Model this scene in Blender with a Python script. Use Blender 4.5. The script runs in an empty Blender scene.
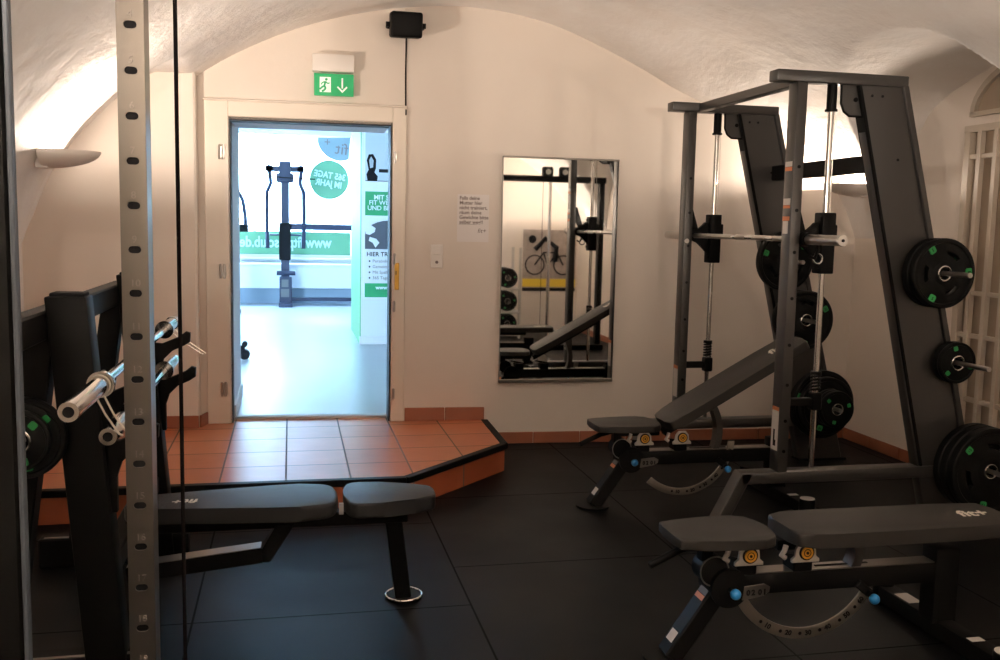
import bpy, bmesh, math, random
from mathutils import Vector, Matrix
random.seed(4)
PI = math.pi
scn = bpy.context.scene
COL = scn.collection

# ------------------------------------------------------------------ materials
def mat(name, col, rough=0.5, metal=0.0, noise=0.0, nscale=20.0, bump=0.0, bscale=60.0, spec=0.5, coat=0.0, emit=None, estr=0.0):
    m = bpy.data.materials.new(name); m.use_nodes = True
    nt = m.node_tree; b = nt.nodes['Principled BSDF']
    b.inputs['Base Color'].default_value = (*col, 1)
    b.inputs['Roughness'].default_value = rough
    b.inputs['Metallic'].default_value = metal
    b.inputs['Specular IOR Level'].default_value = spec
    if coat: b.inputs['Coat Weight'].default_value = coat
    if emit:
        b.inputs['Emission Color'].default_value = (*emit, 1); b.inputs['Emission Strength'].default_value = estr
    if noise or bump:
        tc = nt.nodes.new('ShaderNodeTexCoord')
        if noise:
            n = nt.nodes.new('ShaderNodeTexNoise'); n.inputs['Scale'].default_value = nscale; n.inputs['Detail'].default_value = 5
            nt.links.new(tc.outputs['Object'], n.inputs['Vector'])
            mx = nt.nodes.new('ShaderNodeMix'); mx.data_type = 'RGBA'
            mx.inputs['A'].default_value = (*[c*(1-noise) for c in col], 1)
            mx.inputs['B'].default_value = (*[min(1, c*(1+noise)) for c in col], 1)
            nt.links.new(n.outputs['Fac'], mx.inputs['Factor'])
            nt.links.new(mx.outputs['Result'], b.inputs['Base Color'])
        if bump:
            n2 = nt.nodes.new('ShaderNodeTexNoise'); n2.inputs['Scale'].default_value = bscale; n2.inputs['Detail'].default_value = 4
            nt.links.new(tc.outputs['Object'], n2.inputs['Vector'])
            bp = nt.nodes.new('ShaderNodeBump'); bp.inputs['Strength'].default_value = bump; bp.inputs['Distance'].default_value = 0.01
            nt.links.new(n2.outputs['Fac'], bp.inputs['Height'])
            nt.links.new(bp.outputs['Normal'], b.inputs['Normal'])
    return m

def math_node(nt, op, a, b=None, c=None):
    n = nt.nodes.new('ShaderNodeMath'); n.operation = op
    for i, v in enumerate((a, b, c)):
        if v is None: continue
        if isinstance(v, (int, float)): n.inputs[i].default_value = v
        else: nt.links.new(v, n.inputs[i])
    return n.outputs[0]

def plaster(name, col, col2, bump=0.5, scale=1.2):
    m = mat(name, col, 0.9, spec=0.2); nt = m.node_tree; b = nt.nodes['Principled BSDF']
    tc = nt.nodes.new('ShaderNodeTexCoord')
    n = nt.nodes.new('ShaderNodeTexNoise'); n.inputs['Scale'].default_value = scale; n.inputs['Detail'].default_value = 6; n.inputs['Roughness'].default_value = .6
    nt.links.new(tc.outputs['Object'], n.inputs['Vector'])
    r = nt.nodes.new('ShaderNodeValToRGB'); r.color_ramp.elements[0].position = .35; r.color_ramp.elements[1].position = .65
    r.color_ramp.elements[0].color = (*col2, 1); r.color_ramp.elements[1].color = (*col, 1)
    nt.links.new(n.outputs['Fac'], r.inputs['Fac']); nt.links.new(r.outputs['Color'], b.inputs['Base Color'])
    big = nt.nodes.new('ShaderNodeTexNoise'); big.inputs['Scale'].default_value = 3.0; big.inputs['Detail'].default_value = 8; big.inputs['Roughness'].default_value = .62
    nt.links.new(tc.outputs['Object'], big.inputs['Vector'])
    bp = nt.nodes.new('ShaderNodeBump'); bp.inputs['Strength'].default_value = bump; bp.inputs['Distance'].default_value = 0.035
    nt.links.new(big.outputs['Fac'], bp.inputs['Height']); nt.links.new(bp.outputs['Normal'], b.inputs['Normal'])
    return m

M = {}
M['plaster'] = plaster('wall_plaster', (.77,.705,.64), (.74,.67,.60), .10)
M['vault'] = plaster('vault_plaster', (.90,.875,.85), (.84,.795,.75), .7, 2.2)
M['cream'] = mat('cream_paint', (.77,.70,.61), .45, noise=.04, nscale=3)
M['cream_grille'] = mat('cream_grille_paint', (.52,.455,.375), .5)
M['white'] = mat('white_paint', (.82,.82,.82), .5)
M['white_plastic'] = mat('white_plastic', (.78,.74,.70), .35)
M['next_wall'] = mat('next_room_paint', (.80,.83,.86), .7)
M['teal'] = mat('teal_green_paint', (.14,.42,.19), .5)
M['black'] = mat('black_powder_coat', (.003,.003,.003), .5, bump=.03, bscale=350, spec=.09)
M['graphite'] = mat('graphite_powder_coat', (.024,.0225,.021), .34, bump=.03, bscale=350, spec=.75)
M['darkgap'] = mat('black_gasket', (.012,.01,.01), .6)
M['rubber'] = mat('plate_rubber', (.003,.0033,.0033), .5, bump=.05, bscale=200, spec=.12)
M['vinyl'] = mat('black_vinyl', (.012,.012,.013), .45, bump=.2, bscale=420, spec=.35)
M['vinyl_light'] = mat('grey_vinyl_top', (.018,.0165,.015), .5, bump=.12, bscale=420, spec=.30)
M['chrome'] = mat('chrome', (.72,.70,.68), .13, 1.0)
M['steel'] = mat('brushed_steel', (.50,.47,.44), .32, 1.0, noise=.12, nscale=8)
M['satin'] = mat('satin_aluminium', (.27,.25,.225), .32, .95, noise=.05, nscale=5)
M['silver_cast'] = mat('silver_cast_metal', (.60,.57,.53), .38, .6)
M['yellow'] = mat('yellow_plastic', (.75,.36,.03), .4)
M['blue'] = mat('blue_plastic', (.02,.22,.55), .3)
M['green_mark'] = mat('green_mark', (.015,.26,.06), .5)
M['exit_green'] = mat('exit_sign_green', (.0,.36,.12), .35, emit=(.0,.36,.12), estr=.25)
M['exit_white'] = mat('exit_sign_white', (.85,.95,.88), .35, emit=(.85,.95,.88), estr=.25)
M['ink'] = mat('dark_ink', (.008,.008,.009), .7, spec=.1)
M['ink_soft'] = mat('grey_ink', (.22,.18,.17), .7)
M['paper'] = mat('paper', (.80,.76,.74), .8)
M['label_white'] = mat('white_label', (.55,.53,.50), .6)
M['label_orange'] = mat('orange_label', (.62,.20,.08), .6)
M['label_grey'] = mat('grey_label', (.12,.12,.12), .6)
M['logo'] = mat('pale_logo_print', (.72,.68,.60), .55)
M['brass'] = mat('aged_brass', (.50,.28,.05), .38, .75)
M['terra_base'] = mat('terracotta_skirting', (.30,.105,.055), .42, noise=.25, nscale=6)
M['column_print'] = mat('faded_number_print', (.30,.27,.24), .5)
M['scale_metal'] = mat('dark_scale_metal', (.26,.235,.205), .38, .85)
M['bulb'] = mat('lamp_bulb', (1,1,1), .5, emit=(1,.72,.45), estr=30)
M['ceramic'] = mat('sconce_ceramic', (.78,.72,.66), .55)
M['leather_cable'] = mat('black_coated_cable', (.004,.003,.003), .9, spec=.05)
M['blue_black'] = mat('navy_glare_tint', (.010,.017,.048), .4)  # blue mixed in to imitate glare over the dark machines
M['leather_cable'].node_tree.nodes['Principled BSDF'].inputs['Base Color'].default_value = (.004,.003,.003,1)
M['sticker_teal'] = mat('teal_window_sticker', (.13,.36,.19), .5)
M['sticker_grey'] = mat('grey_window_sticker', (.25,.34,.36), .5)
M['sticker_text'] = mat('pale_sticker_text', (.60,.80,.78), .5)
M['poster_green'] = mat('poster_green', (.02,.30,.11), .5)
M['poster_white'] = mat('poster_white', (.82,.86,.90), .5)
M['poster_grey'] = mat('poster_grey', (.40,.44,.48), .5)
M['poster_yellow'] = mat('poster_yellow', (.80,.58,.05), .5)
M['house'] = mat('pale_house_render', (.88,.88,.86), .9)
M['house_window'] = mat('house_window_glass', (.30,.36,.42), .3)
M['pavement'] = mat('pavement', (.5,.5,.5), .9)

# mirror
M['mirror'] = mat('mirror_glass', (.86,.86,.84), .02, 1.0)
# window glass
g = bpy.data.materials.new('window_glass'); g.use_nodes = True
nt = g.node_tree; nt.nodes.clear()
out = nt.nodes.new('ShaderNodeOutputMaterial'); tr = nt.nodes.new('ShaderNodeBsdfTransparent'); gl = nt.nodes.new('ShaderNodeBsdfGlossy')
gl.inputs['Roughness'].default_value = .02; mx = nt.nodes.new('ShaderNodeMixShader'); mx.inputs[0].default_value = .05
tr.inputs['Color'].default_value = (.95,.98,1,1)
nt.links.new(tr.outputs[0], mx.inputs[1]); nt.links.new(gl.outputs[0], mx.inputs[2]); nt.links.new(mx.outputs[0], out.inputs[0])
M['glass'] = g

def world_xyz(nt):
    geo = nt.nodes.new('ShaderNodeNewGeometry'); sep = nt.nodes.new('ShaderNodeSeparateXYZ')
    nt.links.new(geo.outputs['Position'], sep.inputs[0]); return geo, sep.outputs[0], sep.outputs[1], sep.outputs[2]
def line_mask(nt, v, off, period, half):
    # 1 near lines v = off + k*period
    a = math_node(nt, 'SUBTRACT', v, off); a = math_node(nt, 'DIVIDE', a, period)
    r = math_node(nt, 'ROUND', a); d = math_node(nt, 'SUBTRACT', a, r); d = math_node(nt, 'ABSOLUTE', d)
    return math_node(nt, 'LESS_THAN', d, half/period)

# rubber mats: 1 m squares, right-hand columns staggered
m = mat('black_rubber_matting', (.013,.0135,.0145), .42, spec=.09); nt = m.node_tree; b = nt.nodes['Principled BSDF']
geo, X, Y, Z = world_xyz(nt)
jx = line_mask(nt, X, .66, 1.004, .004)
right = math_node(nt, 'GREATER_THAN', X, .66)
yo = math_node(nt, 'MULTIPLY', right, .40)
Y2 = math_node(nt, 'SUBTRACT', Y, yo)
jy = line_mask(nt, Y2, 3.38, 1.004, .004)
jj = math_node(nt, 'MAXIMUM', jx, jy)
n1 = nt.nodes.new('ShaderNodeTexNoise'); n1.inputs['Scale'].default_value = 260; n1.inputs['Detail'].default_value = 2
n2 = nt.nodes.new('ShaderNodeTexNoise'); n2.inputs['Scale'].default_value = 2.2; n2.inputs['Detail'].default_value = 5
nt.links.new(geo.outputs['Position'], n1.inputs['Vector']); nt.links.new(geo.outputs['Position'], n2.inputs['Vector'])
h = math_node(nt, 'SUBTRACT', n1.outputs['Fac'], math_node(nt, 'MULTIPLY', jj, 6.0))
bp = nt.nodes.new('ShaderNodeBump'); bp.inputs['Strength'].default_value = .2; bp.inputs['Distance'].default_value = .003
nt.links.new(h, bp.inputs['Height']); nt.links.new(bp.outputs['Normal'], b.inputs['Normal'])
rr = math_node(nt, 'MULTIPLY_ADD', n2.outputs['Fac'], .22, .36); rr = math_node(nt, 'ADD', rr, math_node(nt, 'MULTIPLY', jj, .4))
nt.links.new(rr, b.inputs['Roughness'])
mc = nt.nodes.new('ShaderNodeMix'); mc.data_type = 'RGBA'; mc.inputs['A'].default_value = (.0024,.0026,.0030,1); mc.inputs['B'].default_value = (.002,.002,.002,1)
nt.links.new(jj, mc.inputs['Factor']); nt.links.new(mc.outputs['Result'], b.inputs['Base Color'])
M['mats'] = m

# terracotta tiles
def tiles(name, p, xo, yo, base, use_z=False):
    m = mat(name, base, .3, spec=.5); nt = m.node_tree; b = nt.nodes['Principled BSDF']
    geo, X, Y, Z = world_xyz(nt)
    jx = line_mask(nt, X, xo, p, .0045)
    jy = line_mask(nt, Y, yo, p, .0045)
    jj = jx if use_z else math_node(nt, 'MAXIMUM', jx, jy)
    fx = math_node(nt, 'FLOOR', math_node(nt, 'DIVIDE', math_node(nt, 'SUBTRACT', X, xo), p))
    fy = math_node(nt, 'FLOOR', math_node(nt, 'DIVIDE', math_node(nt, 'SUBTRACT', Y, yo), p))
    cmb = nt.nodes.new('ShaderNodeCombineXYZ'); nt.links.new(fx, cmb.inputs[0]); nt.links.new(fy, cmb.inputs[1])
    wn = nt.nodes.new('ShaderNodeTexWhiteNoise'); nt.links.new(cmb.outputs[0], wn.inputs['Vector'])
    n = nt.nodes.new('ShaderNodeTexNoise'); n.inputs['Scale'].default_value = 9; n.inputs['Detail'].default_value = 5
    nt.links.new(geo.outputs['Position'], n.inputs['Vector'])
    f = math_node(nt, 'ADD', math_node(nt, 'MULTIPLY', wn.outputs['Value'], .45), math_node(nt, 'MULTIPLY', n.outputs['Fac'], .55))
    c = nt.nodes.new('ShaderNodeMix'); c.data_type = 'RGBA'
    c.inputs['A'].default_value = (base[0]*.78, base[1]*.70, base[2]*.66, 1); c.inputs['B'].default_value = (base[0]*1.25, base[1]*1.3, base[2]*1.35, 1)
    nt.links.new(f, c.inputs['Factor'])
    c2 = nt.nodes.new('ShaderNodeMix'); c2.data_type = 'RGBA'; c2.inputs['B'].default_value = (.16,.12,.10,1)
    nt.links.new(c.outputs['Result'], c2.inputs['A']); nt.links.new(jj, c2.inputs['Factor']); nt.links.new(c2.outputs['Result'], b.inputs['Base Color'])
    bp = nt.nodes.new('ShaderNodeBump'); bp.inputs['Strength'].default_value = .5; bp.inputs['Distance'].default_value = .004
    hh = math_node(nt, 'SUBTRACT', math_node(nt, 'MULTIPLY', n.outputs['Fac'], .6), jj)
    nt.links.new(hh, bp.inputs['Height']); nt.links.new(bp.outputs['Normal'], b.inputs['Normal'])
    nt.links.new(math_node(nt, 'MULTIPLY_ADD', jj, .4, .30), b.inputs['Roughness'])
    return m
M['tile'] = tiles('terracotta_tile', .315, -.34, 4.945, (.50,.155,.062))
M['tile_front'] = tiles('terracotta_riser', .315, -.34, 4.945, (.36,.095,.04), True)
M['next_floor'] = mat('grey_vinyl_floor', (.42,.44,.46), .28, noise=.05, nscale=2.0)

# ------------------------------------------------------------------ mesh builder
class MB:
    def __init__(s, off=(0,0,0)): s.bm = bmesh.new(); s.off = Vector(off)
    def _v(s, p): return s.bm.verts.new(Vector(p) - s.off)
    def _bev(s, vs, b, seg):
        if b <= 0: return
        es = set()
        vset = set(vs)
        for v in vs:
            for e in v.link_edges:
                if e.other_vert(v) in vset: es.add(e)
        bmesh.ops.bevel(s.bm, geom=list(es), offset=b, segments=seg, profile=.5, affect='EDGES', clamp_overlap=True)
    def prism(s, base, ext, b=0, seg=1):
        """polygon (list of 3d points) extruded by vector ext"""
        ext = Vector(ext); n = len(base)
        a = [s._v(p) for p in base]; c = [s._v(Vector(p)+ext) for p in base]
        s.bm.faces.new(a[::-1]); s.bm.faces.new(c)
        for i in range(n): s.bm.faces.new((a[i], a[(i+1)%n], c[(i+1)%n], c[i]))
        s._bev(a+c, b, seg); return s
    def box(s, x0,x1,y0,y1,z0,z1,b=0,seg=1):
        return s.prism([(x0,y0,z0),(x1,y0,z0),(x1,y1,z0),(x0,y1,z0)], (0,0,z1-z0), b, seg)
    def xz(s, poly, y0, y1, b=0, seg=1):
        return s.prism([(x,y0,z) for x,z in poly], (0,y1-y0,0), b, seg)
    def beam(s, p0, p1, w, h, side=(0,1,0), b=.004, seg=1):
        """rect bar p0->p1; w along side, h across"""
        p0, p1 = Vector(p0), Vector(p1); d = (p1-p0).normalized(); sd = Vector(side); sd = (sd - sd.dot(d)*d).normalized(); u = d.cross(sd)
        q = [p0 + sd*a*w/2 + u*c*h/2 for a, c in ((-1,-1),(1,-1),(1,1),(-1,1))]
        return s.prism(q, p1-p0, b, seg)
    def cyl(s, p0, p1, r, seg=20, r2=None, b=0):
        p0, p1 = Vector(p0), Vector(p1); d = (p1-p0).normalized()
        u = d.orthogonal().normalized(); v = d.cross(u); r2 = r if r2 is None else r2
        a = [s._v(p0 + (u*math.cos(t)+v*math.sin(t))*r) for t in [2*PI*i/seg for i in range(seg)]]
        c = [s._v(p1 + (u*math.cos(t)+v*math.sin(t))*r2) for t in [2*PI*i/seg for i in range(seg)]]
        s.bm.faces.new(a[::-1]); s.bm.faces.new(c)
        for i in range(seg): s.bm.faces.new((a[i], a[(i+1)%seg], c[(i+1)%seg], c[i]))
        return s
    def tube(s, pts, r, seg=8, closed=False):
        pts = [Vector(p) for p in pts]; n = len(pts); rings = []; pu = None
        for i, p in enumerate(pts):
            if closed: d = (pts[(i+1)%n]-pts[i-1]).normalized()
            else: d = (pts[min(i+1,n-1)]-pts[max(i-1,0)]).normalized()
            if pu is None: u = d.orthogonal().normalized()
            else:
                u = pu - pu.dot(d)*d; u.normalize()
            pu = u; v = d.cross(u)
            rings.append([s._v(p + (u*math.cos(2*PI*k/seg)+v*math.sin(2*PI*k/seg))*r) for k in range(seg)])
        for i in range(n if closed else n-1):
            A, B = rings[i], rings[(i+1)%n]
            for k in range(seg): s.bm.faces.new((A[k], A[(k+1)%seg], B[(k+1)%seg], B[k]))
        if not closed: s.bm.faces.new(rings[0][::-1]); s.bm.faces.new(rings[-1])
        return s
    def lathe(s, prof, c, axis, seg=32, closed=True):
        """prof (r,h) around axis"""
        c = Vector(c); d = Vector(axis).normalized(); u = d.orthogonal().normalized(); v = d.cross(u); rings = []
        for r, h in prof:
            rings.append([s._v(c + d*h + (u*math.cos(2*PI*k/seg)+v*math.sin(2*PI*k/seg))*max(r,1e-4)) for k in range(seg)])
        m = len(rings)
        for i in range(m if closed else m-1):
            A, B = rings[i], rings[(i+1)%m]
            for k in range(seg): s.bm.faces.new((A[k], A[(k+1)%seg], B[(k+1)%seg], B[k]))
        if not closed:
            s.bm.faces.new(rings[0][::-1]); s.bm.faces.new(rings[-1])
        return s
    def ring(s, c, axis, R, r, seg=28, rs=8):
        c = Vector(c); d = Vector(axis).normalized()
        return s.lathe([(R + r*math.cos(2*PI*k/rs), r*math.sin(2*PI*k/rs)) for k in range(rs)], c, d, seg)
    def sphere(s, c, r, sc=(1,1,1)):
        ret = bmesh.ops.create_uvsphere(s.bm, u_segments=16, v_segments=10, radius=r)
        for v in ret['verts']: v.co = Vector((v.co.x*sc[0], v.co.y*sc[1], v.co.z*sc[2])) + Vector(c) - s.off
        return s
    def rot(s, m, c=(0,0,0)):
        c = Vector(c) - s.off
        bmesh.ops.rotate(s.bm, verts=s.bm.verts[:], cent=c, matrix=m); return s
    def build(s, name, m, parent=None, smooth=True, ang=32):
        bmesh.ops.recalc_face_normals(s.bm, faces=s.bm.faces[:])
        me = bpy.data.meshes.new(name)
        if smooth:
            a = math.radians(ang)
            for e in s.bm.edges:
                e.smooth = len(e.link_faces) == 2 and e.calc_face_angle(0) < a
            for f in s.bm.faces: f.smooth = True
        s.bm.to_mesh(me); s.bm.free()
        me.materials.append(m)
        o = bpy.data.objects.new(name, me); COL.objects.link(o)
        if parent: o.parent = parent
        return o

def tag(o, label=None, cat=None, group=None, kind=None):
    if label: o['label'] = label
    if cat: o['category'] = cat
    if group: o['group'] = group
    if kind: o['kind'] = kind
    return o
def thing(name, label, cat, loc=(0,0,0), rz=0, group=None, kind=None):
    o = bpy.data.objects.new(name, None); COL.objects.link(o); o.empty_display_size = .1
    o.location = loc; o.rotation_euler = (0,0,rz); tag(o, label, cat, group, kind); return o
def struct(o): o['kind'] = 'structure'; return o
def copy_tree(o, parent=None):
    c = o.copy(); COL.objects.link(c); c.parent = parent
    for ch in list(o.children): copy_tree(ch, c)
    return c

def text_mesh(s, size, depth=.0008, align='CENTER', mirror=False, bold=0.0, sx=1.0, shear=0.0, space=1.0):
    cu = bpy.data.curves.new('lettering', 'FONT'); cu.body = s; cu.size = size; cu.extrude = depth; cu.align_x = align; cu.align_y = 'CENTER'
    cu.offset = bold; cu.shear = shear; cu.space_line = space; cu.resolution_u = 3
    o = bpy.data.objects.new('lettering', cu); COL.objects.link(o)
    bpy.context.view_layer.update()
    me = bpy.data.meshes.new_from_object(o.evaluated_get(bpy.context.evaluated_depsgraph_get()))
    bpy.data.objects.remove(o); bpy.data.curves.remove(cu)
    me.transform(Matrix.Diagonal((-sx if mirror else sx, 1, 1, 1)))
    if mirror: me.flip_normals()
    return me
def text(name, s, size, m, mat4, parent=None, **k):
    me = text_mesh(s, size, **k); me.transform(mat4); me.materials.clear(); me.materials.append(m)
    o = bpy.data.objects.new(name, me); COL.objects.link(o)
    if parent: o.parent = parent
    return o
def frame_m(loc, xdir, ydir):
    x = Vector(xdir).normalized(); y = Vector(ydir).normalized(); z = x.cross(y)
    return Matrix(((x.x,y.x,z.x,loc[0]),(x.y,y.y,z.y,loc[1]),(x.z,y.z,z.z,loc[2]),(0,0,0,1)))

def curve_plate(outlines, depth, bev, res=1):
    """2D filled outlines (first = outer, others = holes) -> mesh in XY, thickness along Z"""
    cu = bpy.data.curves.new('outline', 'CURVE'); cu.dimensions = '2D'; cu.fill_mode = 'BOTH'; cu.extrude = depth/2-bev; cu.bevel_depth = bev; cu.bevel_resolution = res
    for pts in outlines:
        sp = cu.splines.new('POLY'); sp.points.add(len(pts)-1)
        for i, (x, y) in enumerate(pts): sp.points[i].co = (x, y, 0, 1)
        sp.use_cyclic_u = True
    o = bpy.data.objects.new('outline', cu); COL.objects.link(o); bpy.context.view_layer.update()
    me = bpy.data.meshes.new_from_object(o.evaluated_get(bpy.context.evaluated_depsgraph_get()))
    bpy.data.objects.remove(o); bpy.data.curves.remove(cu); return me
def mesh_obj(name, me, m, parent=None, mat4=None, ang=35):
    if mat4 is not None: me.transform(mat4)
    bm = bmesh.new(); bm.from_mesh(me); bmesh.ops.remove_doubles(bm, verts=bm.verts[:], dist=1e-5)
    bmesh.ops.recalc_face_normals(bm, faces=bm.faces[:])
    for e in bm.edges: e.smooth = len(e.link_faces) == 2 and e.calc_face_angle(0) < math.radians(ang)
    for f in bm.faces: f.smooth = True
    bm.to_mesh(me); bm.free()
    me.materials.clear(); me.materials.append(m)
    o = bpy.data.objects.new(name, me); COL.objects.link(o)
    if parent: o.parent = parent
    return o
def circ(r, n=48, c=(0,0), a0=0): return [(c[0]+r*math.cos(a0+2*PI*i/n), c[1]+r*math.sin(a0+2*PI*i/n)) for i in range(n)]
def rrect(x0,x1,y0,y1,r,n=5):
    o = []
    for cx, cy, a in ((x1-r,y1-r,0),(x0+r,y1-r,PI/2),(x0+r,y0+r,PI),(x1-r,y0+r,3*PI/2)):
        for i in range(n+1): o.append((cx+r*math.cos(a+PI/2*i/n), cy+r*math.sin(a+PI/2*i/n)))
    return o

# ------------------------------------------------------------------ room shell
WY = lambda x: 6.045 - .05*x              # the back wall stands slightly askew
WD = Vector((1,-.05,0)).normalized()     # along the wall
WN = Vector((-.05,-1,0)).normalized()    # out of the wall into the room
XL, XR, YF = -1.60, 3.77, -.8

def slant(mb, x0, x1, z0, z1, t0, t1, b=0):
    return mb.prism([(x0,WY(x0)+t0,z0),(x1,WY(x1)+t0,z0),(x1,WY(x1)+t1,z0),(x0,WY(x0)+t1,z0)], (0,0,z1-z0), b)

# vault profile
def zA(x):
    q = (x-1.13)/2.70
    return 1.02 + 1.75*math.sqrt(max(0, 1-q*q))
ARC = [(-1.57,1.02),(-1.49,1.40),(-1.29,1.80),(-.97,2.13),(-.70,2.33),(-.5,2.30),(-.34,2.41),(-.135,2.525),(.06,2.61),(.26,2.68),(.585,2.752),(.97,2.772),(1.28,2.76),(1.6,2.70),(1.85,2.61),(2.17,2.47),(2.5,2.30),(2.91,2.15),(3.4,2.02),(3.77,1.92)]
def z2(x):
    for (a, za), (b, zb) in zip(ARC, ARC[1:]):
        if a <= x <= b: return za + (zb-za)*(x-a)/(b-a)
    return ARC[0][1] if x < 0 else ARC[-1][1]
def z2s(x): return (z2(x-.12)+2*z2(x)+z2(x+.12)+z2(x-.06)+z2(x+.06))/6
CAP = [(3.76,1.45),(3.78,1.8),(3.81,2.02),(3.85,2.18),(3.91,2.30),(4.0,2.365),(4.13,2.395),(4.25,2.40),(4.37,2.392),(4.59,2.36),(4.79,2.31),(4.97,2.25),(5.07,2.205),(5.16,2.14),(5.25,2.03),(5.32,1.91),(5.38,1.78),(5.42,1.62),(5.44,1.45)]
CAP2 = [(2.0-(y-3.9), z) for y, z in CAP][::-1]
def zceil(x, y):
    if x < 1.13:      # left half springs lower from the side pier
        q = (x-1.13)/2.40; z = 1.02 + 1.75*math.sqrt(max(0, 1-q*q))
        q = (y-5.42)/.53
        if -1 < q < 0: z = max(z, 1.3 + .97*math.sqrt(1-q*q))
        elif q >= 0: z = max(z, 2.27)
    else: z = zA(x)
    w = min(1, max(0, (y-5.35)/.55)); w = w*w*(3-2*w)
    z = z + w*(min(z, z2s(x)) - z)
    if x > 1.3:
        for cap in (CAP, CAP2):
            if cap[0][0] <= y <= cap[-1][0]:
                for (a, za), (b, zb) in zip(cap, cap[1:]):
                    if a <= y <= b: z = max(z, za + (zb-za)*(y-a)/max(b-a, 1e-6)); break
    return z
mb = MB(); grid = []
NT = 170
YS = sorted([YF-.05+.045*k for k in range(int((6.3-YF)/.045)+1) if not 4.86 < YF-.05+.045*k < 5.48 and not 3.74 < YF-.05+.045*k < 3.95] + [4.86+.007*k for k in range(41)] + [5.15+.012*k for k in range(28)] + [3.74+.01*k for k in range(21)]); NY = len(YS)-1
for y in YS:
    row = []
    for i in range(NT+1):
        th = PI*(1-i/NT); x = 1.13 + 2.70*math.cos(th); x = min(x, XR+.03)
        row.append(mb._v((x, y, zceil(x, y))))
    grid.append(row)
for j in range(NY):
    for i in range(NT):
        a, b_, c, d = grid[j][i], grid[j][i+1], grid[j+1][i+1], grid[j+1][i]
        if (a.co-b_.co).length < 1e-6 and (c.co-d.co).length < 1e-6: continue
        try: mb.bm.faces.new((a, b_, c, d))
        except ValueError: pass
# remove slivers
ceil = mb.build('ceiling', M['vault'], ang=50); struct(ceil)

# room floor
struct(MB().box(-1.9, 4.1, -1.3, 6.4, -.1, 0).build('floor', M['mats'], smooth=False))

# tiled step in front of the door
plat = [(-1.9,4.62),(.56,4.62),(1.215,5.29),(1.235,5.985),(1.235,6.15),(-1.9,6.3)]
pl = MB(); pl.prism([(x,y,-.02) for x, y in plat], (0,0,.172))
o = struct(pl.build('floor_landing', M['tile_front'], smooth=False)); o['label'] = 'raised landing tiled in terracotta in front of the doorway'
pt = MB(); pt.prism([(x, y+ (.03 if y < 5 else 0), .152) for x, y in plat], (0,0,.008))
o2 = pt.build('tile_surface', M['tile'], o, smooth=False)
# threshold joint strip: black nosing
ns = MB()
for (x0,y0),(x1,y1) in (((-1.9,4.625),(.562,4.625)),((.556,4.622),(1.212,5.29)),((1.212,5.29),(1.232,5.97))):
    ns.beam((x0,y0,.148),(x1,y1,.148), .045, .034, side=(0,0,1) if False else Vector((y1-y0, x0-x1, 0)), b=.004)
struct(ns.build('trim_1', M['black']))

# back wall with the door opening
OX0, OX1, OZ = -.358, .617, 2.03
bw = MB()
slant(bw, -1.9, OX0, -.05, 3.1, 0, 1.0); bw.prism([(OX1,WY(OX1),-.05),(4.1,WY(4.1),-.05),(4.1,WY(4.1)+1.0,-.05),(1.25,WY(1.25)+1.0,-.05),(OX1,WY(OX1)+.16,-.05)], (0,0,3.15)); slant(bw, OX0, OX1, OZ, 3.1, 0, .52); slant(bw, OX0, OX1, 2.6, 3.1, .5, 1.0)
struct(bw.build('wall_back', M['plaster'], smooth=False))
# shallow pier left of the casing
pr = MB(); slant(pr, -1.75, -.545, 0, 2.30, -.125, .0, .012)
struct(pr.build('wall_pier', M['plaster']))
# white lining of the deep doorway
ln = MB(); slant(ln, OX0, OX0+.004, .16, 2.6, .13, 1.004); slant(ln, OX1-.004, OX1, .16, 2.3, .13, .16); slant(ln, OX0, OX1, OZ-.004, OZ, .13, .524)
d1 = thing('door_1', None, None); d1['kind'] = 'structure'
ln.build('lining', M['next_wall'], d1, smooth=False)
sk = MB(); slant(sk, OX0, OX0+.016, .16, .245, .14, 1.0); sk.build('lining_skirting', M['white'], d1, smooth=False)
fr = MB()
slant(fr, -.505, OX0-.006, .16, 2.135, -.022, .13, .004); slant(fr, OX1+.006, .706, .16, 2.135, -.022, .13, .004); slant(fr, OX0-.006, OX1+.006, OZ+.012, 2.135, -.022, .13, .004)
fr.build('frame', M['cream'], d1)
gk = MB()
slant(gk, OX0-.009, OX0+.006, .16, OZ+.012, .0, .135); slant(gk, OX1-.006, OX1+.009, .16, OZ+.012, .0, .135); slant(gk, OX0-.006, OX1+.006, OZ-.008, OZ+.014, .0, .136)
gk.build('gasket', M['darkgap'], d1, smooth=False)
th = MB(); slant(th, OX0, OX1, .158, .176, .10, .17, .003); th.build('threshold', M['label_white'], d1)
rd = MB(); slant(rd, -.515, .715, 2.135, 2.148, -.026, .02, .005); rd.build('ledge', M['plaster'], d1)
for z in (1.83, 1.11, .38):
    h = MB(); 
    c = Vector((-.395, WY(-.395)-.03, z))
    h.cyl(c+Vector((0,0,-.045)), c+Vector((0,0,.045)), .008, 10)
    h.cyl(c+Vector((-.022,0,-.045)), c+Vector((-.022,0,.045)), .006, 8)
    h.box(c.x-.03, c.x+.012, c.y, c.y+.01, c.z-.035, c.z+.035, .002)
    h.build('hinge', M['steel'], d1)
for z in (1.83, 1.2, .9, .34):
    h = MB(); c = Vector((.637, WY(.637)-.03, z)); h.cyl(c+Vector((0,0,-.035)), c+Vector((0,0,.035)), .006, 8); h.box(c.x-.008,c.x+.01,c.y,c.y+.01,z-.03,z+.03); h.build('hinge', M['steel'], d1)
sp = MB(); slant(sp, .640, .668, 1.005, 1.175, -.027, -.020, .002); sp.build('strike_plate', M['brass'], d1)
sp = MB(); slant(sp, .645, .652, 1.10, 1.125, -.029, -.024); sp.build('latch_hole', M['darkgap'], d1)

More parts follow.
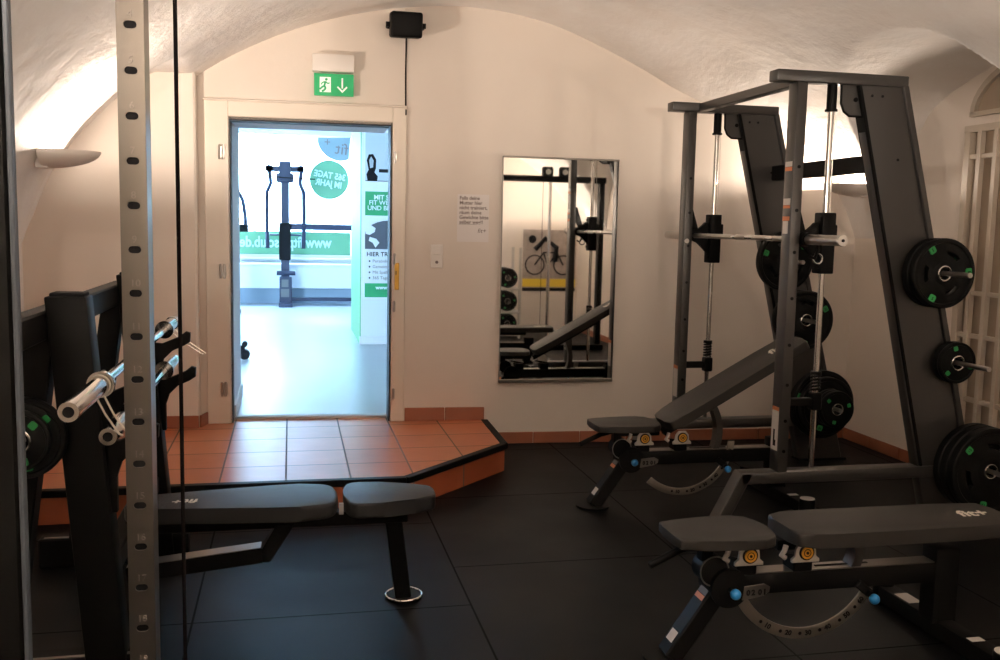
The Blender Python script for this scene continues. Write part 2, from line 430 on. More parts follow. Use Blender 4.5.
# side walls, front wall
rw = MB(); rw.box(XR, 4.1, YF-.3, 6.0, -.05, 3.1); struct(rw.build('wall_right', M['plaster'], smooth=False))
lw = MB(); lw.box(-1.9, -1.56, YF-.3, 6.3, -.05, 3.1); lw.box(-1.9, -1.235, YF-.3, 4.885, -.05, 1.36, .012); struct(lw.build('wall_left', M['plaster'], smooth=False))
fw = MB(); fw.box(-1.9, 4.1, YF-.3, YF, -.05, 3.1); struct(fw.build('wall_front', M['plaster'], smooth=False))

# skirting tiles
def skirting(name, segs):
    s = MB()
    for p0, p1, z0, hh, t in segs:
        p0, p1 = Vector((*p0,0)), Vector((*p1,0)); L = (p1-p0).length; d = (p1-p0)/L; n = max(1, round(L/.31))
        for k in range(n):
            a = p0 + d*(L*k/n+.002); b_ = p0 + d*(L*(k+1)/n-.002)
            nrm = Vector((d.y,-d.x,0))*t
            s.prism([a+Vector((0,0,z0)), b_+Vector((0,0,z0)), b_+nrm+Vector((0,0,z0)), a+nrm+Vector((0,0,z0))], (0,0,hh), .003)
    return struct(s.build(name, M['terra_base']))
skirting('baseboard_back', [((1.245,WY(1.245)+.0),(3.765,WY(3.765)),0,.075,.014), ((.712,WY(.712)),(1.232,WY(1.232)),.16,.085,.014)])
skirting('baseboard_left', [((-1.55,WY(-1.55)-.125),(-.545,WY(-.545)-.125),.16,.075,.014), ((-.545,WY(-.545)-.125),(-.51,WY(-.51)-.005),.16,.075,.014)])
skirting('baseboard_right', [((XR,5.84),(XR,YF+.01),0,.075,.014)])

# arched window with painted shutters in the right wall
w2 = thing('window_2', None, None); w2['kind'] = 'structure'
wy0, wy1, yc = 3.79, 4.77, 4.27
def wprism(mb, poly, x0, x1, b=0): return mb.prism([(x0,y,z) for y, z in poly], (x1-x0,0,0), b)
arch = lambda a, bb, n=20: [(yc + a*math.cos(PI*i/n), 2.10 + bb*math.sin(PI*i/n)) for i in range(n+1)]
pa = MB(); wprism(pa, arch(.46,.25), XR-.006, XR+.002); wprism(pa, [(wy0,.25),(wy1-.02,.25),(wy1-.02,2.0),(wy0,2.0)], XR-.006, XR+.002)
pa.build('panel', mat('brown_timber_panel', (.36,.29,.22), .7, noise=.15, nscale=6), w2, smooth=False)  # plain brown base colour with random tone
fa = MB(); o_, i_ = arch(.495,.285), arch(.46,.25)
for k in range(20):
    q = [o_[k], o_[k+1], i_[k+1], i_[k]]; wprism(fa, q, XR-.03, XR+.002)
wprism(fa, [(yc-.495,2.085),(yc+.495,2.085),(yc+.495,2.11),(yc-.495,2.11)], XR-.03, XR+.002)
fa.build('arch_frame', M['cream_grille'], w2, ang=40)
ga = MB()
wprism(ga, [(wy1-.045,.2),(wy1,.2),(wy1,2.03),(wy1-.045,2.03)], XR-.045, XR+.002)
wprism(ga, [(wy0,.2),(wy0+.045,.2),(wy0+.045,2.03),(wy0,2.03)], XR-.045, XR+.002)
wprism(ga, [(wy0-.002,1.995),(wy1+.002,1.995),(wy1+.002,2.033),(wy0-.002,2.033)], XR-.048, XR+.003)
for z in (1.86, 1.10, .86, .5, .2): wprism(ga, [(wy0,z-.012),(wy1,z-.012),(wy1,z+.012),(wy0,z+.012)], XR-.04, XR-.006)
for k in range(1, 8):
    y = wy1 - k*.125; wprism(ga, [(y-.014,.2),(y+.014,.2),(y+.014,2.0),(y-.014,2.0)], XR-.05, XR-.02)
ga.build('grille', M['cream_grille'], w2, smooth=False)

# ------------------------------------------------------------------ next room
NF = .16; NYB = 15.3; NXR = 3.6; NXL = -3.2; NZ = 3.15
struct(MB().box(NXL-.1, NXR+.1, 6.2, NYB+.4, NF-.08, NF).build('floor_next_room', M['next_floor'], smooth=False))
struct(MB().box(NXL-.1, NXR+.1, 6.9, NYB+.4, NZ, NZ+.1).build('ceiling_next_room', M['next_wall'], smooth=False))
nb = MB(); nb.box(NXL-.1, NXL, 6.4, NYB+.4, 0, NZ); struct(nb.build('wall_next_room_left', M['next_wall'], smooth=False))
nb = MB(); nb.box(NXR, NXR+.1, 6.4, NYB+.4, 0, NZ); struct(nb.build('wall_next_room_right', M['next_wall'], smooth=False))
WX0, WX1, WZ0, WZ1 = -2.9, .985, .86, 2.80
nb = MB(); nb.box(NXL, WX0, NYB, NYB+.25, 0, NZ); nb.box(WX1, NXR, NYB, NYB+.25, 0, NZ); nb.box(WX0, WX1, NYB, NYB+.25, 0, WZ0); nb.box(WX0, WX1, NYB, NYB+.25, WZ1, NZ)
struct(nb.build('wall_next_room_back', M['next_wall'], smooth=False))
# partition that carries the posters
pc = MB(); pc.box(.715, NXR, 9.93, 11.4, NF, NZ); pil = struct(pc.build('wall_partition', M['next_wall'], smooth=False))
gs = MB(); gs.box(.705, .716, 9.94, 11.4, NF, NZ); gs.build('green_side', M['teal'], pil, smooth=False)
bs = MB(); bs.box(.70, NXR, 9.912, 9.932, NF, NF+.085, .003); struct(bs.build('baseboard_partition', M['white']))
# window
w1 = thing('window_1', None, None, ); w1['kind'] = 'structure'
wf = MB()
wf.box(WX0, WX1, NYB-.02, NYB+.10, WZ1-.05, WZ1, .004); wf.box(WX0, WX1, NYB-.02, NYB+.10, WZ0, WZ0+.045, .004)
for x in (WX0, -1.0-.55, WX1-.045): wf.box(x, x+.05, NYB-.02, NYB+.10, WZ0, WZ1, .004)
wf.build('window_frame', M['white'], w1)
MB().box(WX0+.02, WX1-.02, NYB+.04, NYB+.046, WZ0+.02, WZ1-.02).build('pane', M['glass'], w1, smooth=False)
MB().box(WX0-.02, WX1+.03, NYB-.14, NYB, WZ0-.03, WZ0, .004).build('window_sill', M['white'], w1)
yw = NYB+.030
st = MB(); st.box(WX0+.05, WX1-.05, yw-.001, yw+.001, .905, 1.262); st.build('green_banner', M['sticker_teal'], w1, smooth=False)
text('lettering', 'www.fitplusclub.de', .235, M['sticker_text'], frame_m((-.07, yw-.004, 1.09), (1,0,0), (0,0,1)), w1, mirror=True, bold=.006, sx=.78)
st = MB(); st.prism([(x, yw-.001, z) for x, z in circ(.305, 48, (.60,2.085))], (0,.002,0)); st.build('round_sticker', M['sticker_teal'], w1, smooth=False)
a = math.radians(-8)
text('lettering', '365 TAGE\nIM JAHR', .135, M['sticker_text'], frame_m((.60, yw-.004, 2.085), (math.cos(a),0,math.sin(a)), (-math.sin(a),0,math.cos(a))), w1, mirror=True, bold=.004, sx=.85, space=.95)
st = MB(); st.prism([(x, yw-.001, z) for x, z in [p for p in circ(.36, 64, (.77,2.74)) if p[1] < WZ1-.05 and p[0] < WX1-.05] + [(.935, 2.75)]], (0,.002,0)); st.build('half_round_sticker', M['sticker_grey'], w1, smooth=False)
a = math.radians(-6)
text('lettering', 'fit', .25, M['ink_soft'], frame_m((.79, yw-.004, 2.56), (math.cos(a),0,math.sin(a)), (-math.sin(a),0,math.cos(a))), w1, mirror=True, sx=1.0)
text('lettering', '+', .18, M['ink_soft'], frame_m((.57, yw-.004, 2.66), (1,0,0), (0,0,1)), w1, mirror=True)
# bench cabinet under the window
cb = thing('window_cabinet', 'low white cabinet bench running beneath the far shop window', 'cabinet', (-.9, 14.9, NF))
c_ = MB((-.9,14.9,NF)); c_.box(-2.9, .98, 14.92, 15.3, .40, .745, .004); c_.build('carcass', M['white'], cb)
c_ = MB((-.9,14.9,NF)); c_.box(-2.9, .98, 14.88, 15.3, .745, .775, .004); c_.build('top', M['white'], cb)
c_ = MB((-.9,14.9,NF)); c_.box(-2.9, .98, 15.05, 15.3, .16, .40); c_.build('plinth', mat('grey_blue_plinth', (.30,.38,.46), .6), cb, smooth=False)
# outside: street and house fronts
struct(MB().box(-14, 14, 15.8, 40, -.3, -.15).build('street', M['pavement'], smooth=False))
def house(x0, x1, y, h, cols, rows, label):
    r = thing('house', label, 'building', ((x0+x1)/2, y+3, -.15)); off = r.location
    MB(off).box(x0, x1, y, y+6, -.15, h).build('facade', M['house'], r, smooth=False)
    rf = MB(off); rf.prism([(x0-.3,y-.4,h),(x0-.3,y+6.4,h),(x0-.3,y+3,h+2.6)], (x1-x0+.6,0,0)); rf.build('roof', mat('pale_roof_tiles', (.62,.58,.56), .8), r, smooth=False)
    for i in range(cols):
        for j in range(rows):
            cx = x0 + (i+.5)*(x1-x0)/cols; z = 1.0 + j*2.9
            f = MB(off); f.box(cx-.62, cx+.62, y-.05, y+.02, z-.08, z+1.58); wo = f.build('window_surround', M['white'], r, smooth=False)
            p_ = MB(off); p_.box(cx-.5, cx-.03, y-.06, y-.04, z, z+1.5); p_.box(cx+.03, cx+.5, y-.06, y-.04, z, z+1.5); p_.build('window_pane', M['house_window'], wo, smooth=False)
house(-7, -1.2, 30, 6.0, 3, 2, 'pale house with pitched roof outside, at the left of the shop window')
house(-.5, 6.8, 33, 6.4, 3, 2, 'pale house outside behind the round stickers of the shop window')

# posters on the partition
po = thing('poster', 'tall white advertising poster with bullet list, photos and green fields on the partition wall', 'poster', (1.05, 9.93, .64)); off = Vector((1.05,9.93,.64))
py = 9.927
MB(off).box(.735, 1.40, py-.004, 9.9298, .63, 2.36).build('sheet', M['poster_white'], po, smooth=False)
def flat(name, x0, x1, z0, z1, m, dy=0): return MB(off).box(x0,x1,py-.007-dy,py-.004-dy,z0,z1).build(name, m, po, smooth=False)
flat('photo', .752, 1.38, 1.85, 2.34, mat('photo_grey_floor', (.55,.62,.68), .5))
ph = MB(off); 
ph.prism([(x, py-.009, z) for x, z in [(.765,2.06),(.785,2.12),(.83,2.125),(.862,2.07),(.86,1.98),(.845,1.94),(.88,1.90),(.872,1.853),(.775,1.853),(.762,1.92),(.785,1.965)]], (0,.002,0))
ph.box(.89, 1.2, py-.009, py-.007, 1.94, 1.975); ph.box(.752, 1.38, py-.009, py-.007, 1.85, 1.856)
ph.build('photo_figure', M['ink'], po, smooth=False)
ph = MB(off); ph.prism([(x, py-.011, z) for x, z in [(.79,2.06),(.81,2.10),(.835,2.06),(.83,1.99),(.80,1.98)]], (0,.002,0)); ph.build('photo_figure_light', M['poster_grey'], po, smooth=False)
flat('green_field', .752, 1.38, 1.50, 1.745, M['poster_green'])
T = lambda s, size, x, z, m, **k: text('lettering', s, size, m, frame_m((x-off.x, py-.010-off.y, z-off.z), (1,0,0), (0,0,1)), po, align='LEFT', **k)
T('MIT SPASS', .065, .84, 1.685, M['poster_white'], bold=.002); T('FIT WERDEN', .065, .79, 1.63, M['poster_white'], bold=.001); T('UND BLEIBEN', .065, .775, 1.575, M['poster_white'], bold=.001)
ph = MB(off); ph.prism([(x, py-.007, z) for x, z in [(.752,1.155),(1.38,1.155),(1.38,1.30)] + [(1.0+.25*math.cos(t), 1.30+.15*math.sin(t)) for t in [PI*i/12 for i in range(1,12)]] + [(.752,1.30)]], (0,.002,0)); ph.build('photo', mat('photo_grey', (.07,.08,.10), .5), po, smooth=False)
ph = MB(off); ph.prism([(x, py-.009, z) for x, z in [(.757,1.37),(.80,1.41),(.86,1.37),(.85,1.33),(.80,1.30),(.76,1.31)]], (0,.002,0))
ph.prism([(x, py-.009, z) for x, z in [(.80,1.28),(.87,1.26),(.90,1.22),(.86,1.17),(.83,1.22),(.79,1.24)]], (0,.002,0)); ph.build('photo_figure', M['poster_white'], po, smooth=False)
T('HIER TRAINIEREN', .062, .768, 1.10, M['ink'], bold=.001)
for k, s in enumerate(('Persönlich', 'Gemeinsam', 'Mit Spaß', '365 Tage')):
    z = 1.03 - .058*k; T(s, .045, .83, z, M['ink_soft']); b_ = MB(off); b_.prism([(x, py-.010, zz) for x, zz in circ(.009, 10, (.80, z))], (0,.002,0)); b_.build('bullet', M['ink'], po, smooth=False)
flat('green_field', .752, 1.38, .655, .80, M['poster_green']); T('www.fitplusclub.de', .055, .865, .755, M['poster_white'], bold=.002)

# cable tower far away in the next room
def bld(name, mbf, m, parent): return mbf.build(name, m, parent)
ct = thing('cable_tower', 'dark pull-down tower, blue from painted glare, with long side boom before the bright shop window', 'gym machine', (-.075, 14.6, NF)); off = Vector((-.075,14.6,NF)); B = M['blue_black']
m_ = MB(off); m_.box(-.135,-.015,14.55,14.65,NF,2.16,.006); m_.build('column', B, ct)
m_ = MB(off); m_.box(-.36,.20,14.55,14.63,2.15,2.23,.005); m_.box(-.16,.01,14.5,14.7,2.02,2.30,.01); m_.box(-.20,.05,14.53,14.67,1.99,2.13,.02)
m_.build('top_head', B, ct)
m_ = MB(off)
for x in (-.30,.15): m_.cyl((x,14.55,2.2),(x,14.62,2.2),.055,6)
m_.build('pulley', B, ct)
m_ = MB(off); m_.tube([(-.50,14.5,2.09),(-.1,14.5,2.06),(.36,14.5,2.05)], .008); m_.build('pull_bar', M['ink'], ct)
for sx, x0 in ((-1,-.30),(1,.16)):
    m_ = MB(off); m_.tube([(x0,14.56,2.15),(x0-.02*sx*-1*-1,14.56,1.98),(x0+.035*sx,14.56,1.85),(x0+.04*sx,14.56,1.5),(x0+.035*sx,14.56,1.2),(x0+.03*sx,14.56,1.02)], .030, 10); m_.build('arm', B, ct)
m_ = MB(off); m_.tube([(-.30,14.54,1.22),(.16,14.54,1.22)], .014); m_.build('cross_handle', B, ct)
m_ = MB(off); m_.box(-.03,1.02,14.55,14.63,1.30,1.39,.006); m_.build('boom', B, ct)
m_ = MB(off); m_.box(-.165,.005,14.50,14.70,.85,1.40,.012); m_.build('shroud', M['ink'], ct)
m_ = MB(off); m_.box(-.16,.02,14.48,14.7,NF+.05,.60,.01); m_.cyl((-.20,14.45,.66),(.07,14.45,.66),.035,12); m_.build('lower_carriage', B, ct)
m_ = MB(off); m_.box(-.14,-.02,14.46,14.475,.30,.42); m_.box(-.13,-.03,14.46,14.475,.45,.56); m_.build('carriage_plate', M['label_grey'], ct)
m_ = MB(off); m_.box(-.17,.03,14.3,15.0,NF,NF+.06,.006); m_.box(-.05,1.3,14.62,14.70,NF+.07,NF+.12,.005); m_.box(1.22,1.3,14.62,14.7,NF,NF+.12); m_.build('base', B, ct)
# machine mostly hidden behind the left reveal
pm = thing('pulldown_machine', 'dark machine arm with grip pad peeking past the left door reveal', 'gym machine', (-.78, 13.2, NF)); off = Vector((-.78,13.2,NF))
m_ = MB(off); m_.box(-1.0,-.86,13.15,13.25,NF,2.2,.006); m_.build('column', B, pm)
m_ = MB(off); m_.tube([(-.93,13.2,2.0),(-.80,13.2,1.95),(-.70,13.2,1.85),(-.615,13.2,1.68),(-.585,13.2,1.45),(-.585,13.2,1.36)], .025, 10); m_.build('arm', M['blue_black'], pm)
m_ = MB(off); m_.cyl((-.68,13.2,1.32),(-.55,13.2,1.32),.05,14); m_.build('grip_pad', M['ink'], pm)
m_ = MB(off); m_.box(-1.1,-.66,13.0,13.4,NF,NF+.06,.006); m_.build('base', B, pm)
ft = thing('step_trainer', 'small black machine foot on the pale floor at the doorway left edge', 'gym machine', (-.62, 8.9, NF)); off = Vector((-.62,8.9,NF))
m_ = MB(off); m_.beam((-.9,8.9,NF+.10),(-.41,8.9,NF+.10),.06,.05); m_.build('leg_bar', M['ink'], ft)
m_ = MB(off); m_.cyl((-.41,8.86,NF+.045),(-.41,8.94,NF+.045),.045,16); m_.cyl((-.41,8.86,NF+.14),(-.41,8.94,NF+.14),.025,12); m_.build('roller', M['ink'], ft)
m_ = MB(off); m_.box(-1.3,-.85,8.7,9.1,NF,NF+.7,.03); m_.build('housing', M['ink'], ft)

# ------------------------------------------------------------------ wall fittings
def onwall(x, t=0, z=0): return Vector((x, WY(x), z)) + WN*t
# loudspeaker
ls = thing('wall_speaker', 'small black loudspeaker mounted high beneath the vault above the doorway', 'speaker', onwall(.70,0,2.56)); off = ls.location.copy()
s_ = MB(off); c = onwall(.69, .13, 2.61)
s_.box(c.x-.095, c.x+.095, c.y-.065, c.y+.065, 2.537, 2.685, .014, 3); s_.rot(Matrix.Rotation(math.radians(8), 3, 'X'), c); s_.build('cabinet', M['black'], ls)
s_ = MB(off); s_.tube([onwall(.69-.11,.13,2.61), onwall(.69-.11,.05,2.61), onwall(.69,.0,2.61), onwall(.69+.11,.05,2.61), onwall(.69+.11,.13,2.61)], .010); 
for sx in (-1,1): s_.cyl(onwall(.69+.095*sx,.13,2.61), onwall(.69+.12*sx,.13,2.61), .016, 12)
s_.build('bracket', M['black'], ls)
tag(MB().tube([onwall(.702,.006,2.60), onwall(.700,.006,2.36), onwall(.702,.006,2.13), onwall(.703,.028,2.12), onwall(.703,.028,2.09)], .0045).build('speaker_cable', M['leather_cable']), 'thin dark cable running down the wall from the loudspeaker to the door frame', 'cable')
# emergency lamp and exit sign
el = thing('emergency_light', 'white box-shaped emergency lamp with hanging green exit sign over the doorway', 'exit sign', onwall(.25,0,2.19)); off = el.location.copy()
e_ = MB(off); e_.prism([onwall(.135,.002,2.325), onwall(.385,.002,2.325), onwall(.385,.075,2.325), onwall(.135,.075,2.325)], (0,0,.105), .008, 2); e_.build('housing', M['white_plastic'], el)
e_ = MB(off); e_.prism([onwall(.145,.035,2.185), onwall(.382,.035,2.185), onwall(.382,.043,2.185), onwall(.145,.043,2.185)], (0,0,.132)); e_.build('sign_panel', M['exit_green'], el, smooth=False)
def onsign(u, v): return onwall(.2635+u, .0455, 2.251+v)
def sgn(name, poly, m, d=.001): 
    e = MB(off); e.prism([onsign(u, v)+WN*d for u, v in poly], WN*-.0008); return e.build(name, m, el, smooth=False)
sgn('door_symbol', [(-.085,-.045),(-.018,-.045),(-.018,.045),(-.085,.045)], M['exit_white'])
def stick(pts, r):
    out = []
    for (a0,a1),(b0,b1) in zip(pts, pts[1:]):
        d = Vector((b0-a0,b1-a1)).normalized()*r; n = Vector((-d.y,d.x))
        out.append([(a0-n.x,a1-n.y),(b0-n.x,b1-n.y),(b0+n.x,b1+n.y),(a0+n.x,a1+n.y)])
    return out
e = MB(off)
segs = stick([(-.05,.018),(-.058,-.008),(-.048,-.02),(-.06,-.036),(-.072,-.04)], .0055) + stick([(-.058,-.008),(-.075,-.018),(-.083,-.03)], .005) + stick([(-.05,.018),(-.068,.012),(-.076,.0)], .0035) + stick([(-.05,.018),(-.035,.006),(-.026,.012)], .0035)
for q in segs: e.prism([onsign(u,v)+WN*.002 for u,v in q], WN*-.0008)
e.prism([onsign(u,v)+WN*.002 for u,v in circ(.008,12,(-.045,.031))], WN*-.0008)
e.build('running_figure', M['exit_green'], el, smooth=False)
e = MB(off)
for q in ([(.045,-.02),(.055,-.02),(.055,.042),(.045,.042)], [(.05,-.046),(.082,-.014),(.076,-.006),(.05,-.032),(.024,-.006),(.018,-.014)]): e.prism([onsign(u,v)+WN*.001 for u,v in q], WN*-.0008)
e.build('down_arrow', M['exit_white'], el, smooth=False)
# light switch over socket
sw = thing('light_switch', 'white double wall plate with rocker switch and round key insert', 'switch', onwall(.90,0,1.15)); off = sw.location.copy()
e = MB(off); e.prism([onwall(.868,.0,1.145), onwall(.946,.0,1.145), onwall(.946,.012,1.145), onwall(.868,.012,1.145)], (0,0,.15), .003); e.build('plate', M['white_plastic'], sw)
e = MB(off); e.prism([onwall(.880,.011,1.23), onwall(.934,.011,1.23), onwall(.934,.018,1.23), onwall(.880,.018,1.23)], (0,0,.055), .003); e.build('rocker', M['white_plastic'], sw)
e = MB(off); c = onwall(.907,.012,1.183); e.cyl(c, c+WN*.006, .02, 20); e.build('key_insert', M['white_plastic'], sw)
e = MB(off); e.cyl(c+WN*.005, c+WN*.008, .010, 14); e.build('key_slot', M['ink_soft'], sw)
# notice
no = thing('paper_notice', 'small white sheet with printed German note taped between switch and mirror', 'notice', onwall(1.14,0,1.32)); off = no.location.copy()
e = MB(off); e.prism([onwall(1.035,.001,1.315), onwall(1.238,.001,1.315), onwall(1.238,.002,1.315), onwall(1.035,.002,1.315)], (0,0,.30)); e.build('sheet', M['paper'], no, smooth=False)
nm = lambda x, z: frame_m(onwall(x,.004,z)-off, WD, (0,0,1))
text('lettering', 'Falls deine\nMutter hier\nnicht trainiert,\nräum deine\nGewichte bitte\nselber weg!!', .031, M['ink_soft'], nm(1.048,1.515), no, align='LEFT', bold=.0006, space=.98)
e = MB(off); e.prism([onwall(1.045,.003,1.425), onwall(1.16,.003,1.425), onwall(1.16,.0038,1.425), onwall(1.045,.0038,1.425)], (0,0,.002)); e.build('rule', M['ink_soft'], no, smooth=False)
text('lettering', 'fit+', .04, M['ink_soft'], nm(1.165,1.385), no, align='LEFT', shear=.2)
# mirror
mr = thing('wall_mirror', 'tall frameless mirror with thin metal rails on the back wall', 'mirror', onwall(1.70,0,.41)); off = mr.location.copy()
MX0, MX1, MZ0, MZ1 = 1.313, 2.083, .412, 1.858
# mirror turned off the wall line to fit the reflections seen in it
mw = lambda x, t, z: Vector((x, 5.945-.008*(x-1.7)-t, z))
def mslab(name, x0, x1, z0, z1, t0, t1, m, b=0):
    e = MB(off); e.prism([mw(x0,t0,z0), mw(x1,t0,z0), mw(x1,t1,z0), mw(x0,t1,z0)], (0,0,z1-z0), b); return e.build(name, m, mr, smooth=False)
mslab('backing', MX0, MX1, MZ0, MZ1, 0, .014, M['satin'])
mslab('glass', MX0+.004, MX1-.004, MZ0+.02, MZ1-.006, .0142, .016, M['mirror'])
mslab('bottom_rail', MX0, MX1, MZ0-.004, MZ0+.020, -.01, .022, M['satin'], .003)
mslab('top_rail', MX0, MX1, MZ1-.008, MZ1+.004, -.01, .022, M['satin'], .003)
for z0 in (.6, 1.6):
    e = MB(off); e.prism([mw(1.36,-.055,z0), mw(1.42,-.055,z0), mw(1.42,0,z0), mw(1.36,0,z0)], (0,0,.06)); e.build('gap_block', M['satin'], mr, smooth=False)  # block added to cover the gap behind the turned mirror

# ------------------------------------------------------------------ wall sconces, some added as fill
def make_sconce(label, loc, rz, power, group=None):
    r = thing('wall_sconce', label, 'wall lamp', loc, rz, group)
    b_ = MB(); R_, D_, H_ = .155, .235, .078; n, k = 24, 9
    rings = []
    for inner in (0, 1):
        f = 1 - .05*inner
        for j in range(k+1):
            ph = (PI/2)*j/k; cc = math.cos(ph); zz = -H_*f*math.sin(ph) 
            rings.append([b_._v((R_*f*cc*math.cos(PI*i/n), -D_*f*cc*math.sin(PI*i/n)-.001, zz)) for i in range(n+1)])
    for s0 in (0, k+1):
        for j in range(k):
            for i in range(n): b_.bm.faces.new((rings[s0+j][i], rings[s0+j][i+1], rings[s0+j+1][i+1], rings[s0+j+1][i]))
    for i in range(n): b_.bm.faces.new((rings[0][i], rings[k+1][i], rings[k+1][i+1], rings[0][i+1]))
    b_.build('bowl', M['ceramic'], r)
    bk = MB(); bk.prism([(R_*math.cos(-PI*i/20), 0, -H_*math.sin(PI*i/20)) for i in range(21)], (0,-.006,0)); bk.build('back_plate', M['ceramic'], r, smooth=False)  # closes the bowl behind, added to stop light leaking at the wall
    MB().box(-.06,.06,-.02,.03,-.08,-.01,.004).build('wall_plate', M['white_plastic'], r)
    MB().sphere((0,-.06,-.032), .020, (1,1,1.1)).build('bulb', M['bulb'], r)
    ld = bpy.data.lights.new('sconce_light', 'POINT'); ld.energy = power; ld.color = (1,.83,.685); ld.shadow_soft_size = .028
    lo = bpy.data.objects.new('sconce_light', ld); COL.objects.link(lo); lo.parent = r; lo.location = (0,-.06,.008)
    return r
SP = 52
make_sconce('half-bowl plaster wall lamp on the left vault springing, glowing up', (-1.075, 4.66, 1.715), math.radians(90), SP*1.5)
make_sconce('half-bowl plaster wall lamp in the far right corner behind the plate-loaded frame', (3.60, 5.585, 1.735), math.radians(-90), SP*1.5)
make_sconce('added half-bowl fill lamp on the left pier out of the camera view', (-1.03, 1.1, 1.74), math.radians(90), SP*1.2)  # unseen lamp added as fill for walls and vault
make_sconce('added half-bowl fill lamp on the front wall behind the camera', (1.2, YF, 1.74), math.radians(180), SP*5)  # no lamp known here; added to raise ambient light on the lower walls
make_sconce('added half-bowl fill lamp on the left pier next to the front wall', (-1.03, -.25, 1.74), math.radians(90), SP*4)  # second rear fill, added only for its bounce off the vault
make_sconce('added half-bowl fill lamp on the right pier between the two bays', (3.77, 3.0, 1.7), math.radians(-90), SP*.3)  # weak fill added where no lamp is known
make_sconce('half-bowl plaster wall lamp on the right wall, seen glowing in the mirror', (3.77, -.05, 1.50), math.radians(-90), SP*2.0)

# ------------------------------------------------------------------ weight plates
PLATES = {}
def make_plate(R, T, marks=3, txt='10'):
    """disc facing -Y, centre at origin; front face at y=-T/2"""
    key = (R, T)
    r = bpy.data.objects.new('weight_plate', None); COL.objects.link(r); r.empty_display_size = .05
    holes = []
    if R > .13:
        for k in range(3):
            a0 = math.radians(90+120*k+20); ri, ro = R*.50, R*.66; pts = []
            for i in range(9): t = a0 - .42 + .84*i/8; pts.append((ro*math.cos(t), ro*math.sin(t)))
            for i in range(9): t = a0 + .36 - .72*i/8; pts.append((ri*math.cos(t), ri*math.sin(t)))
            holes.append(pts)
    rotm = Matrix.Rotation(PI/2, 4, 'X')
    me = curve_plate([circ(R*.985, 56), circ(.0265, 24)] + holes, T*.72, .003)
    mesh_obj('disc', me, M['rubber'], r, rotm)
    rm = MB(); prof = [(R*.86,-T*.34),(R*.89,-T*.5),(R*.97,-T*.5),(R,-T*.40),(R,T*.40),(R*.97,T*.5),(R*.89,T*.5),(R*.86,T*.34)]
    rm.lathe(prof, (0,0,0), (0,1,0), 56); rm.lathe([(.0262,-T*.42),(R*.30,-T*.42),(R*.36,-T*.3),(R*.36,T*.3),(R*.30,T*.42),(.0262,T*.42)], (0,0,0), (0,1,0), 36)
    rm.build('rim', M['rubber'], r)
    hb = MB(); hb.ring((0,-T*.42,0), (0,1,0), .034, .0045, 28, 8); hb.build('hub_ring', M['chrome'], r)
    for k in range(marks):
        a = math.radians(90 + 360/marks*k - 38); rr = R*.79 if R > .13 else R*.72; s = .019 if R > .13 else .012
        g_ = MB(); 
        base = [Vector((rr*math.cos(a), -T*.36-.0005, rr*math.sin(a))) + Vector((math.cos(a+b_)*s*1.1, 0, math.sin(a+b_)*s*1.1)) for b_ in (PI/4+.2, 3*PI/4-.2, 3*PI/4+.2, 5*PI/4-.2, 5*PI/4+.2, 7*PI/4-.2, 7*PI/4+.2, 9*PI/4-.2)]
        g_.prism(base, (0,-.004,0)); mk = g_.build('green_mark', M['green_mark'], r, smooth=False)
        if R > .13:
            x = Vector((math.sin(a), 0, -math.cos(a))); y = Vector((math.cos(a), 0, math.sin(a)))
            text('lettering', txt, s*1.1, M['ink'], frame_m((rr*math.cos(a), -T*.36-.0055, rr*math.sin(a)), x, y), mk)
    return r
protoP = {}
def plate(R, T, loc, label, spin=0, group='rubber weight plates', rz=0):
    key = (round(R,3), round(T,3))
    if key not in protoP: r = make_plate(R, T, txt={.166:'5',.179:'10',.212:'15'}.get(round(R,3),'10')); protoP[key] = r
    else: r = copy_tree(protoP[key])
    r.location = loc; r.rotation_euler = (0, spin, rz); tag(r, label, 'weight plate', group); return r

